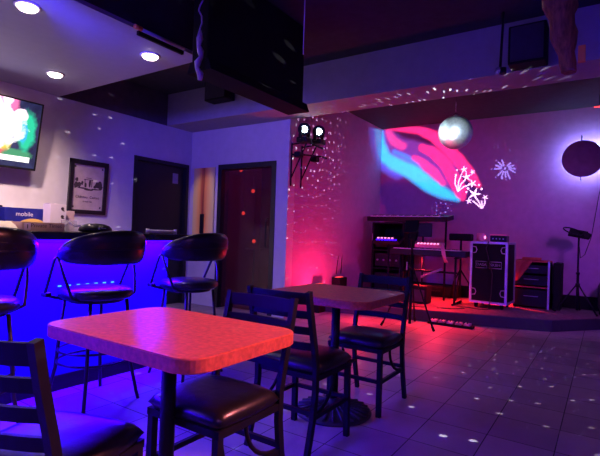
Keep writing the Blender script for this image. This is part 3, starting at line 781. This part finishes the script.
# flight case
t = thing('flight_case', 'upright black flight case with silver edges standing on the stage', 'flight case', (-1.34, 7.0, .15), -.06)
t.location.z = .151
cw, chh, cdp, z0 = .47, .83, .46, .085
MB().span((-cw / 2, -cdp / 2, z0), (cw / 2, cdp / 2, z0 + chh)).build('body', M['case'], t)
e = MB(); q = .018
for x in (-cw / 2, cw / 2):
    for y in (-cdp / 2, cdp / 2): e.span((x - q / 1.2, y - q / 1.2, z0), (x + q / 1.2, y + q / 1.2, z0 + chh))
for z in (z0, z0 + chh):
    for x in (-cw / 2, cw / 2): e.span((x - q / 1.2, -cdp / 2, z - q / 1.2), (x + q / 1.2, cdp / 2, z + q / 1.2))
    for y in (-cdp / 2, cdp / 2): e.span((-cw / 2, y - q / 1.2, z - q / 1.2), (cw / 2, y + q / 1.2, z + q / 1.2))
e.build('silver_edging', M['alu'], t)
for x in (-1, 1):
    for z in (z0 + .14, z0 + chh - .10):
        pts = [(x * (cw / 2 - .015), 0, z - .045), (x * (cw / 2 - .06), 0, z - .04), (x * (cw / 2 - .075), 0, z), (x * (cw / 2 - .06), 0, z + .04), (x * (cw / 2 - .015), 0, z + .045)]
        MB().tube([(a, -cdp / 2 - .006, c_) for a, b_, c_ in pts], .006, 8).build('catch', M['alu'], t)
for x0, x1, tx_ in ((-.17, -.02, 'DASA'), (.01, .17, 'SKBH')):
    m = MB(); zz = z0 + chh * .63
    m.tube([(x0, -cdp / 2 - .004, zz - .045), (x1, -cdp / 2 - .004, zz - .045), (x1, -cdp / 2 - .004, zz + .045), (x0, -cdp / 2 - .004, zz + .045)], .006, 6, closed=True)
    pl = m.build('badge', M['alu'], t)
    text_mb(tx_, .055, .002).xf(T(((x0 + x1) / 2, -cdp / 2 - .003, zz)) @ rx(PI / 2)).build('badge_letters', M['grey_plastic'], pl)
for x in (-.17, .17):
    for y in (-.17, .17): MB().cyl((x, y, .04), .04, .03, 16, rot=ry(PI / 2)).span((x - .03, y - .03, .07), (x + .03, y + .03, .085)).build('castor', M['dull_black'], t)
MB().tube([(.0, -cdp / 2 - .02, z0 + chh + .02), (-.03, -cdp / 2 - .02, z0 + .75), (.06, -cdp / 2 - .02, z0 + .4), (.05, -cdp / 2 - .02, z0 + .1), (.03, -cdp / 2 - .05, .01)], .006, 6).build('hanging_cable', M['cable'], t)
ZK = .151 + z0 + chh + .016
t = thing('round_lamp', 'small round pink-lit lamp on the left of flight case top', 'lamp', (-1.50, 6.93, ZK))
MB().lathe([(.05, 0), (.058, .02), (.058, .10), (.045, .12), (.004, .122)], 24).build('body', M['pink_plastic'], t)
MB().cyl((.058, -.01, .06), .022, .02, 16, rot=ry(PI / 2)).build('lit_face', M['led_pink'], t)
t = thing('wireless_receiver', 'black box with pink top on the right of flight case', 'receiver', (-1.26, 7.0, ZK))
MB().box((0, 0, .045), (.22, .2, .085), None, .008).build('body', M['black_plastic'], t)
MB().box((0, .0, .10), (.23, .2, .022), None, .008).build('pink_lid', M['pink_plastic'], t)
for k in range(4): MB().cyl((-.07 + .045 * k, -.102, .045), .01, .012, 10, rot=rx(PI / 2)).build('knob', M['grey_plastic'], t)
# second, red lit open case behind to the right
t = thing('open_rack', 'open black rack with shelves and a silver right edge, right of flight case', 'rack', (-.88, 7.5, S), 0)
rw, rh, rd = .46, .66, .42
MB().span((-rw / 2, -rd / 2, 0), (-rw / 2 + .02, rd / 2, rh)).build('side_panel', M['dull_black'], t)
MB().span((rw / 2 - .02, -rd / 2, 0), (rw / 2, rd / 2, rh)).build('side_panel', M['dull_black'], t)
MB().span((-rw / 2, rd / 2 - .02, 0), (rw / 2, rd / 2, rh)).build('back_panel', M['dull_black'], t)
MB().span((-rw / 2, -rd / 2, rh), (rw / 2, rd / 2, rh + .02)).build('top_panel', M['red_cloth'], t)
MB().span((rw / 2 - .02, -rd / 2 - .012, 0), (rw / 2 + .006, -rd / 2 - .001, rh + .02)).build('silver_edge', M['alu'], t)
for zz, hh in ((.03, .24), (.33, .14), (.5, .12)):
    g_ = MB().span((-rw / 2 + .021, -rd / 2 + .01, zz), (rw / 2 - .021, rd / 2 - .05, zz + hh), .004).build('drawer', M['black_plastic'], t)
    MB().tube([(-.09, -rd / 2 + .008, zz + hh * .6), (-.085, -rd / 2 - .008, zz + hh * .6), (.085, -rd / 2 - .008, zz + hh * .6), (.09, -rd / 2 + .008, zz + hh * .6)], .005, 6).build('handle', M['grey_plastic'], g_)
MB().span((-rw / 2 + .02, -rd / 2 - .004, .295), (rw / 2 - .02, rd / 2 - .05, .31)).build('shelf', M['red_cloth'], t)
m = MB(); n = 12; g = {}
for i in range(n + 1):
    for j in range(n + 1):
        x = i / n; z = j / n; g[i, j] = m.bm.verts.new((-rw / 2 - .005 + .26 * x * (1 - .75 * z), -rd / 2 - .016 - .012 * math.sin(9 * x + 2 * z), rh + .02 - .30 * z))
for i in range(n):
    for j in range(n):
        ff = m.bm.faces.new([g[i, j], g[i + 1, j], g[i + 1, j + 1], g[i, j + 1]]); ff.smooth = True
dr = m.build('draped_cloth', M['red_cloth'], t); sm_ = dr.modifiers.new('s', 'SOLIDIFY'); sm_.thickness = .004
tag(MB().box((0, 0, .02), (.24, .16, .04), None, .01).build('folded_cloth', M['red_cloth'], None, (-.9, 7.5, S + .681)), 'small folded red cloth on top of the open rack', 'cloth')
tag(MB().span((-.05, -.2, 0), (.05, .2, .66), .01).build('black_side_case', M['dull_black'], None, (-.56, 7.54, S)), 'plain black case standing against the right side of the open rack', 'case')
# music stand
def tripod(name, label, loc, hub, top, spread, a0, r=.012, legtop=None, cat='stand'):
    t = thing(name, label, cat, loc)
    MB().tube([(0, 0, .04), (0, 0, hub + .15)], r * 1.4, 10).build('lower_pole', M['black_metal'], t)
    MB().tube([(0, 0, hub + .15), (0, 0, top)], r, 10).build('upper_pole', M['black_metal'], t)
    MB().cyl((0, 0, hub), r * 2.3, .05, 12).build('collar', M['black_plastic'], t)
    MB().cyl((0, 0, hub + .16), r * 2, .03, 12).build('clamp', M['black_plastic'], t)
    for k in range(3):
        a = a0 + 2 * PI * k / 3; l = MB().tube([(.02 * math.cos(a), .02 * math.sin(a), hub), (spread * math.cos(a), spread * math.sin(a), .012)], r * .8, 8).build('leg', M['black_metal'], t)
        MB().tube([(spread * .93 * math.cos(a), spread * .93 * math.sin(a), hub * .07 + .012), (spread * 1.02 * math.cos(a), spread * 1.02 * math.sin(a), .013)], r * 1.1, 8).build('rubber_foot', M['dull_black'], l)
    return t
t = tripod('music_stand', 'black music stand with tilted desk at the right of the stage', (-.31, 7.3, S), .38, 1.04, .28, -.6)
t.scale = (1, 1, 1)
MB().box((-.01, -.02, 1.08), (.22, .02, .12), rx(-.55) @ ry(.22), .006).build('desk', M['dull_black'], t)
pts = [(-.06 + .12 * math.cos(a), -.07 + .05 * math.sin(a), 1.11 + .035 * math.sin(a) - .12 * (math.cos(a) * .35)) for a in [2 * PI * k / 24 for k in range(24)]]
MB().tube(pts, .009, 8, closed=True).build('wire_loop', M['black_metal'], t)
MB().box((.08, -.04, 1.06), (.12, .08, .09), ry(.4), .02).build('black_pouch', M['dull_black'], t)
tag(MB().tube([(.06, YS - .03, 2.9), (.02, 7.62, 2.2), (-.09, 7.5, 1.80), (-.17, 7.5, 1.2), (-.24, 7.46, .95), (-.29, 7.4, .9), (-.30, 7.33, 1.05)], .005, 6).build('hanging_cable', M['cable']), 'thin black cable hanging down the stage wall to the music stand', 'cable')
# front tripod
t = tripod('tripod_stand', 'tall black tripod stand at the front of the stage, beyond the small table', (-2.0, 5.5, 0), .74, 1.28, .36, -.35, .014)
MB().box((.0, -.03, 1.24), (.17, .03, .17), rx(-.35), .01).build('desk', M['dull_black'], t)
MB().box((.03, -.02, 1.13), (.09, .06, .13), ry(.2), .02).build('black_pouch', M['dull_black'], t)
MB().tube([(-.05, -.02, .70), (-.05, -.02, .80)], .008, 8).build('pole_glint', M['white_plastic'], t)  # pale rod put in for a glint beside the pole
# pedal board before the stage
t = thing('pedal_board', 'low row of small effects pedals on floor before the stage', 'pedals', (-1.62, 5.93, 0))
MB().box((0, 0, .015), (.56, .12, .03), None, .004).build('board', M['dull_black'], t)
for k in range(5):
    p_ = MB().box((-.21 + .105 * k, 0, .045), (.075, .10, .028), None, .005).build('pedal', M['grey_plastic'] if k % 2 else M['alu'], t)
    MB().cyl((-.21 + .105 * k, -.02, .064), .01, .01, 10).build('switch', M['dull_black'], p_)
# rounded dark speaker at far right
t = thing('floor_monitor', 'dark rounded speaker on stage at the right edge', 'speaker', (.08, 7.45, S - .0))
t.location = (.02, 7.5, S)
MB().box((.05, 0, .24), (.30, .26, .44), None, .09).build('cabinet', mat('dark_blue_plastic', (.02, .02, .06), .4), t)
MB().cyl((.05, -.132, .24), .1, .02, 24, rot=rx(PI / 2)).build('cone', M['dull_black'], t)
MB().box((.05, 0, .012), (.26, .22, .02)).build('foot', M['dull_black'], t)
# cables on stage
for i, (pts, lab) in enumerate([([(-1.9, 6.25, .158), (-1.6, 6.5, .158), (-1.8, 6.7, .158), (-1.4, 6.6, .158), (-1.3, 6.72, .158)], 'black cable snaking over the stage floor before the flight case'),
                                ([(-3.1, 6.0, .158), (-2.7, 6.1, .158), (-2.75, 6.2, .158), (-2.3, 6.12, .158), (-2.05, 6.2, .158)], 'black cable coiled on the stage floor left of the tripod')]):
    cu = []
    P_ = [Vector(p) for p in pts]
    for k in range(len(P_) - 1):
        a, b = P_[k], P_[k + 1]; pa_, nb = P_[max(k - 1, 0)], P_[min(k + 2, len(P_) - 1)]
        for u in range(6):
            u /= 6; cu.append(.5 * ((2 * a) + (b - pa_) * u + (2 * pa_ - 5 * a + 4 * b - nb) * u * u + (3 * a - pa_ - 3 * b + nb) * u ** 3))
    cu.append(P_[-1]); tag(MB().tube(cu, .006, 6).build('stage_cable', M['cable']), lab, 'cable')

# ------------------------------------------------------------------ lights
def lamp(kind, name, loc, energy, col, target=None, **kw):
    l = bpy.data.lights.new(name, kind); l.energy = energy; l.color = col
    for k, v in kw.items(): setattr(l, k, v)
    o = bpy.data.objects.new(name, l); C.objects.link(o); o.location = loc
    if target is not None: o.rotation_euler = (Vector(target) - Vector(loc)).to_track_quat('-Z', 'Y').to_euler()
    return o
VIO = (.30, .16, 1.0)
# downlights, bar and wall spots
for x, y, e in ((-3.32, 1.52, 14), (-3.30, 2.52, 14), (-4.54, 2.36, 40), (-4.7, 1.1, 40)):
    lamp('SPOT', 'downlight_beam', (x, y, ZB - .05), e, (1, .70, .62), (x, y, 0), spot_size=2.5, spot_blend=.8, shadow_soft_size=.05)
lamp('SPOT', 'bar_wall_fill', (-4.0, 1.5, 2.56), 420, (1, .68, .62), (-5.3, 1.75, 1.25), spot_size=1.7, spot_blend=1, shadow_soft_size=.08)  # unseen warm spot, added to brighten the television wall
lamp('SPOT', 'panel_fill', (-4.7, 3.5, 3.0), 45, (1, .66, .45), (-4.99, 4.87, 1.45), spot_size=.42, spot_blend=.7, shadow_soft_size=.03)  # unseen warm spot, added to lift the striped board
lamp('SPOT', 'bar_front_fill', (-1.2, .2, 2.98), 620, (1, .62, .66), (-3.6, 1.55, 1.35), spot_size=.42, spot_blend=.8, shadow_soft_size=.04)  # unseen spot, added to brighten the fronts of things on the bar
lamp('SPOT', 'red_wall_wash', (-1.2, 5.2, 2.3), 26, (1, .03, .28), (-3.47, 5.9, 1.5), spot_size=1.3, spot_blend=1, shadow_soft_size=.08)
# bar blue LED
l = lamp('AREA', 'bar_led', (-2.99, .05, .99), 190, (.03, .0, 1), (-3.02, .05, 0), shape='RECTANGLE', size=.05, size_y=5.0)
l.rotation_euler = (0, .35, 0)
l = lamp('AREA', 'bar_led_floor', (-2.96, .05, .995), 250, (.04, .0, 1), (-3.02, 1.3, 0), shape='RECTANGLE', size=.05, size_y=5.0)
l.rotation_euler = (0, -.6, 0)
# unseen violet fill lamps, added to tint the walls, floor and beam
lamp('SPOT', 'violet_fill_back_wall', (-3.0, 1.2, 2.5), 280, (.06, .035, 1), (-4.4, 4.9, 1.4), spot_size=1.2, spot_blend=.7, shadow_soft_size=.1)
lamp('SPOT', 'violet_fill_room', (.6, -1.2, 2.5), 92, (.55, .15, 1), (-.7, 2.3, 0), spot_size=1.5, spot_blend=1, shadow_soft_size=.3)
lamp('POINT', 'violet_fill_bar', (-4.2, -1.4, 2.1), 70, (.26, .12, 1), shadow_soft_size=.3)
lamp('SPOT', 'violet_fill_beam', (.8, 1.0, 1.9), 38, (.16, .09, 1), (-1.6, 4.6, 2.6), spot_size=1.3, spot_blend=1, shadow_soft_size=.2)
# stage
lamp('SPOT', 'magenta_wash_stage', (.6, 5.5, 1.7), 125, (.40, .07, .80), (-1.7, 7.8, .75), spot_size=1.6, spot_blend=.8, shadow_soft_size=.15)
lamp('SPOT', 'red_uplight', (-3.03, 5.42, .15), 85, (1, .025, .12), (-3.52, 5.65, 1.4), spot_size=2.7, spot_blend=1, shadow_soft_size=.05)
lamp('SPOT', 'red_floor_glow', (-2.45, 7.1, .80), 120, (1, .02, .03), (-2.3, 7.0, .15), spot_size=2.0, spot_blend=.6, shadow_soft_size=.04)
lamp('SPOT', 'red_floor_glow', (-2.0, 6.5, .78), 70, (1, .02, .03), (-2.0, 6.45, .15), spot_size=2.2, spot_blend=.6, shadow_soft_size=.04)
lamp('POINT', 'red_front_glow', (-2.65, 5.4, .3), 13, (1, .02, .05), shadow_soft_size=.04)
lamp('SPOT', 'red_lip_fill', (-1.95, 6.22, .78), 60, (1, .02, .05), (-1.9, 5.75, 0), spot_size=1.7, spot_blend=.7, shadow_soft_size=.04)  # unseen red spot, added to redden the floor before the stage
lamp('SPOT', 'red_case_glow', (-1.35, 7.4, .75), 170, (1, .02, .03), (-1.35, 7.2, .15), spot_size=2.2, spot_blend=.6, shadow_soft_size=.04)
lamp('SPOT', 'table_fill', (1.2, 3.0, 2.7), 900, (1, .22, .25), (-1.2, 1.05, .75), spot_size=.56, spot_blend=.9, shadow_soft_size=.06)  # unseen reddish spot, added to brighten the table tops
lamp('SPOT', 'ball_pinspot', (-3.2, 5.0, 2.45), 260, (.7, .95, 1), (-1.65, 6.0, 2.48), spot_size=.2, spot_blend=.3, shadow_soft_size=.03)
lamp('SPOT', 'ball_pinspot', (-.9, 2.2, 2.3), 900, (.7, .92, 1), (-1.65, 6.0, 2.48), spot_size=.1, spot_blend=.3, shadow_soft_size=.03)
lamp('SPOT', 'disc_backlight', (.07, 7.70, 2.37), 42, (.45, .6, 1), (-.02, 7.8, 2.38), spot_size=2.9, spot_blend=1, shadow_soft_size=.05)
lamp('POINT', 'back_room_red', (-4.2, 6.0, 1.9), 9.0, (1, .04, .04), shadow_soft_size=.1)

def gobo(o, fn, strength=1):
    l = o.data; l.use_nodes = True; g = NT(l.node_tree); em = g.n['Emission']
    tc = g.new('ShaderNodeTexCoord').outputs['Normal']
    col = fn(g, tc); g.l.new(col, em.inputs['Color']); em.inputs['Strength'].default_value = strength
# mirror-ball reflections
def dots(g, d):
    d = g.v('NORMALIZE', d); x, y, z = g.xyz(d)
    s = .066
    lat = g.m('ARCSINE', z); r = g.m('DIVIDE', lat, s); row = g.m('ROUND', r); fr = g.m('SUBTRACT', r, row)
    lon = g.m('ARCTAN2', y, x)
    wr = g.new('ShaderNodeTexWhiteNoise'); wr.noise_dimensions = '1D'; g.put(wr.inputs['W'], row)
    c = g.m('ADD', g.m('MULTIPLY', g.m('DIVIDE', lon, s), g.m('COSINE', g.m('MULTIPLY', row, s))), wr.outputs[0])
    cell = g.m('ROUND', c); fc = g.m('SUBTRACT', c, cell)
    w = g.new('ShaderNodeTexWhiteNoise'); w.noise_dimensions = '2D'; g.l.new(g.comb(row, cell, 0), w.inputs['Vector'])
    jx, jy, jz = g.xyz(w.outputs['Color'])
    a = g.m('ADD', fr, g.m('MULTIPLY', g.m('SUBTRACT', jx, .5), .6)); b = g.m('ADD', fc, g.m('MULTIPLY', g.m('SUBTRACT', jy, .5), .6))
    fl = g.m('MULTIPLY', g.m('SUBTRACT', g.m('MULTIPLY', z, -1), .2), 4, clamp=True)      # 1 towards the floor
    far = g.m('MULTIPLY', g.lt(y, -.46), g.lt(z, .12))                                       # long throws: the facets' images stretch sideways
    dn = g.m('MAXIMUM', fl, far)
    ln = g.v('LENGTH', g.comb(g.m('MULTIPLY', a, g.m('ADD', 1, g.m('MULTIPLY', dn, 1.5))), b, 0))
    dist = g.m('MULTIPLY', ln, g.m('ADD', .66, g.m('MULTIPLY', dn, .42)))
    on = g.m('MULTIPLY', g.m('SUBTRACT', 1, g.m('DIVIDE', g.m('SUBTRACT', dist, .075), .03), clamp=True), g.m('GREATER_THAN', jz, .15))
    back = g.m('SUBTRACT', 1, g.m('DIVIDE', g.m('SUBTRACT', y, .1), .3), clamp=True)         # lit from the room side only
    k = g.m('MULTIPLY', g.m('MULTIPLY', on, back), g.m('MULTIPLY', g.m('ADD', .35, w.outputs['Value']), g.m('ADD', .42, g.m('MULTIPLY', dn, .75))))
    return g.mix(k, (0, 0, 0, 1), (.85, .8, 1, 1))
o = lamp('POINT', 'mirror_ball_reflections', (-1.65, 5.78, 2.27), 6000, (1, 1, 1), shadow_soft_size=0)
gobo(o, dots, .085)

# projector: swirl and fireworks on the stage wall
LP = Vector((-2.6, 5.02, 2.74))
def px(u, v):
    d = R @ Vector((u - 300, -(v - 228), -F)); t_ = YS / d.y; return (d.x * t_, H + d.z * t_)
def projector(g, n):
    x, y, z = g.xyz(n)
    k = g.m('DIVIDE', YS - LP.y, y)
    X = g.m('ADD', g.m('MULTIPLY', x, k), LP.x); Z = g.m('ADD', g.m('MULTIPLY', z, k), LP.z)
    P = g.comb(X, Z, 0)
    front = g.gt(y, .02)
    W_ = 1 / 66.0                                         # one photo pixel on that wall, in metres
    nz = g.new('ShaderNodeTexNoise'); nz.inputs['Scale'].default_value = 2.2; g.l.new(P, nz.inputs['Vector'])
    Pw = g.v('ADD', P, g.v('SCALE', g.v('SUBTRACT', nz.outputs['Color'], (.5, .5, .5)), scale=.09))
    col = (0, 0, 0, 1)
    def stroke(col, pts, c_, soft=2.2, amt=1):
        k_ = None
        for p0, p1 in zip(pts, pts[1:]):
            a = Vector((*px(p0[0], p0[1]), 0)); b = Vector((*px(p1[0], p1[1]), 0)); ba = b - a
            pa = g.v('SUBTRACT', Pw, tuple(a)); h = g.m('DIVIDE', g.v('DOT_PRODUCT', pa, tuple(ba)), ba.length_squared, clamp=True)
            pa2 = g.v('MULTIPLY', g.v('SUBTRACT', pa, g.v('SCALE', tuple(ba), scale=h)), (1, 1, 0))
            dd = g.v('LENGTH', pa2); w0, w1 = p0[2] * W_, p1[2] * W_
            q_ = g.m('ADD', g.m('DIVIDE', g.m('SUBTRACT', g.m('ADD', w0, g.m('MULTIPLY', h, w1 - w0)), dd), soft * W_), .5, clamp=True)
            k_ = q_ if k_ is None else g.m('MAXIMUM', k_, q_)
        if amt != 1: k_ = g.m('MULTIPLY', k_, amt)
        return g.mix(k_, col, (*c_, 1))
    CY = (.0, .72, 1.0); PK = (1.0, .03, .16); BL = (.03, .10, .55); PU = (.10, .03, .20)
    col = stroke(col, [(386, 136, 9), (400, 150, 14), (425, 160, 18), (446, 174, 14), (462, 192, 5)], PU, 5)
    col = stroke(col, [(377, 122, 6), (379, 145, 8), (384, 163, 9), (398, 172, 8)], BL, 7)
    col = stroke(col, [(379, 128, 3), (381, 145, 5), (385, 158, 7), (396, 165, 7.5), (412, 172, 8.5), (428, 184, 8), (442, 192, 6), (458, 198, 2.5)], CY, 5)
    col = stroke(col, [(394, 152, 2.5), (406, 158, 3.5), (418, 166, 2)], (.02, .25, .8), 4)
    col = stroke(col, [(388, 132, 3), (394, 141, 5), (402, 146, 4)], (.8, .06, .25), 5)
    col = stroke(col, [(386, 128, 2.5), (402, 128.5, 3.5), (420, 131, 4), (434, 136, 6), (448, 148, 6.5), (460, 162, 6), (470, 174, 5), (478, 185, 2.5)], PK, 3)
    col = stroke(col, [(422, 148, 4.5), (432, 152, 6), (442, 160, 7), (449, 171, 6), (456, 182, 7), (461, 192, 6), (463, 197, 3)], PK, 3)
    col = stroke(col, [(413, 158, 2.5), (423, 164, 4), (434, 173, 4.5), (443, 183, 3)], (.9, .05, .22), 4)
    topm = g.m('DIVIDE', g.m('SUBTRACT', px(430, 124)[1], Z), .03, clamp=True)
    col = g.mix(topm, (0, 0, 0, 1), col)
    # fireworks
    def cap(a, b, w_):
        a = Vector((*a, 0)); b = Vector((*b, 0)); ba = b - a
        pa = g.v('SUBTRACT', P, tuple(a)); h = g.m('DIVIDE', g.v('DOT_PRODUCT', pa, tuple(ba)), ba.length_squared, clamp=True)
        dd = g.v('LENGTH', g.v('SUBTRACT', pa, g.v('SCALE', tuple(ba), scale=h)))
        return g.m('SUBTRACT', 1.3, g.m('DIVIDE', dd, w_), clamp=True)
    def star(c, r, rot=0.3):
        dx_ = g.m('SUBTRACT', X, c[0]); dz_ = g.m('SUBTRACT', Z, c[1])
        th = g.m('ARCTAN2', dz_, dx_); l_ = g.v('LENGTH', g.comb(dx_, dz_, 0))
        tri = g.m('MULTIPLY', g.m('PINGPONG', g.m('ADD', g.m('ADD', th, 20), rot), PI / 5), 5 / PI); q = g.m('MULTIPLY', r, g.m('ADD', .36, g.m('MULTIPLY', g.m('POWER', tri, 2.2), .8)))
        return g.m('MULTIPLY', g.m('SUBTRACT', q, l_), 90, clamp=True)
    def dot(c, r):
        l_ = g.v('LENGTH', g.v('SUBTRACT', P, (*c, 0))); return g.m('MULTIPLY', g.m('SUBTRACT', r, l_), 90, clamp=True)
    def add(lst):
        s = None
        for e_ in lst: s = e_ if s is None else g.m('MAXIMUM', s, e_)
        return s
    W = []
    for (u, v, r) in ((464, 169.5, .062), (466.5, 177, .075), (472.5, 183.5, .07), (474.5, 194, .10), (485, 197.5, .055), (469, 201, .055), (472.5, 172, .045)): W.append(star(px(u, v), r, u))
    for (u, v, r) in ((457, 170, .02), (456, 175, .022), (468, 188.5, .026), (466.5, 192, .02), (479, 185, .02), (481.5, 189, .024)): W.append(dot(px(u, v), r))
    for p_ in (((458, 191.5), (455, 184), (455.5, 176)), ((458, 191.5), (458.5, 182), (461.5, 174)), ((458, 191.5), (461, 184), (465, 180)), ((458, 191.5), (464, 186.5), (470, 184.5)),
               ((481, 208), (476.5, 204), (473, 201)), ((481.5, 208), (479.5, 203), (477, 199)), ((482, 208), (482, 204), (481.5, 201)), ((482.5, 208), (484.5, 204), (485, 201))):
        for a_, b_ in zip(p_, p_[1:]): W.append(cap(px(*a_), px(*b_), .011))
    wh = add(W)
    B = [dot(px(505, 168.5), .024), dot(px(502, 178), .024)]
    for k_ in range(15):
        a_ = 2 * PI * k_ / 15 + .2; c0 = px(505, 168.5)
        if k_ % 5 == 3: continue
        B.append(cap((c0[0] + .06 * math.cos(a_), c0[1] + .05 * math.sin(a_)), (c0[0] + .15 * math.cos(a_), c0[1] + .14 * math.sin(a_) - (.04 if math.cos(a_) > .3 else 0)), .014))
        if k_ % 2: B.append(dot((c0[0] + .20 * math.cos(a_), c0[1] + .18 * math.sin(a_)), .014))
    for u, v in ((494, 147.5), (498, 147.5), (510, 150), (516, 147), (505, 143)): B.append(dot(px(u, v), .012))
    for k_ in range(7):
        a_ = 2 * PI * k_ / 7; c0 = px(442, 208)
        B.append(dot((c0[0] + .10 * math.cos(a_), c0[1] + .09 * math.sin(a_)), .016)); B.append(dot((c0[0] + .17 * math.cos(a_ + .5), c0[1] + .13 * math.sin(a_ + .5)), .012))
    bl = add(B)
    col = g.mix(wh, col, (1.5, 1.3, 1.6, 1)); col = g.mix(g.m('MULTIPLY', bl, .75), col, (.35, .42, 1.0, 1))
    return g.mix(front, (0, 0, 0, 1), col)
o = lamp('POINT', 'projector', LP, 3000, (1, 1, 1), shadow_soft_size=0)
gobo(o, projector, .42)
t = thing('projector_unit', 'small black projector hung from the beam facing the stage wall', 'projector', (LP.x, LP.y - .16, LP.z - .04))
MB().box((0, 0, .04), (.22, .2, .09), None, .012).build('housing', M['black_plastic'], t)
MB().tube([(0, -.05, .08), (0, -.05, ZS - LP.z + .03)], .01, 8).build('hanger', M['black_metal'], t)

wd = bpy.data.worlds.new('world'); sc.world = wd; wd.use_nodes = True
wd.node_tree.nodes['Background'].inputs[0].default_value = (.05, .03, .1, 1); wd.node_tree.nodes['Background'].inputs[1].default_value = .2

sc.view_settings.view_transform = 'Standard'; sc.view_settings.look = 'None'; sc.view_settings.gamma = 1
sc.view_settings.exposure = 0; sc.view_settings.use_curve_mapping = False
sc.cycles.use_denoising = True
sc.cycles.max_bounces = 6; sc.cycles.sample_clamp_indirect = 4
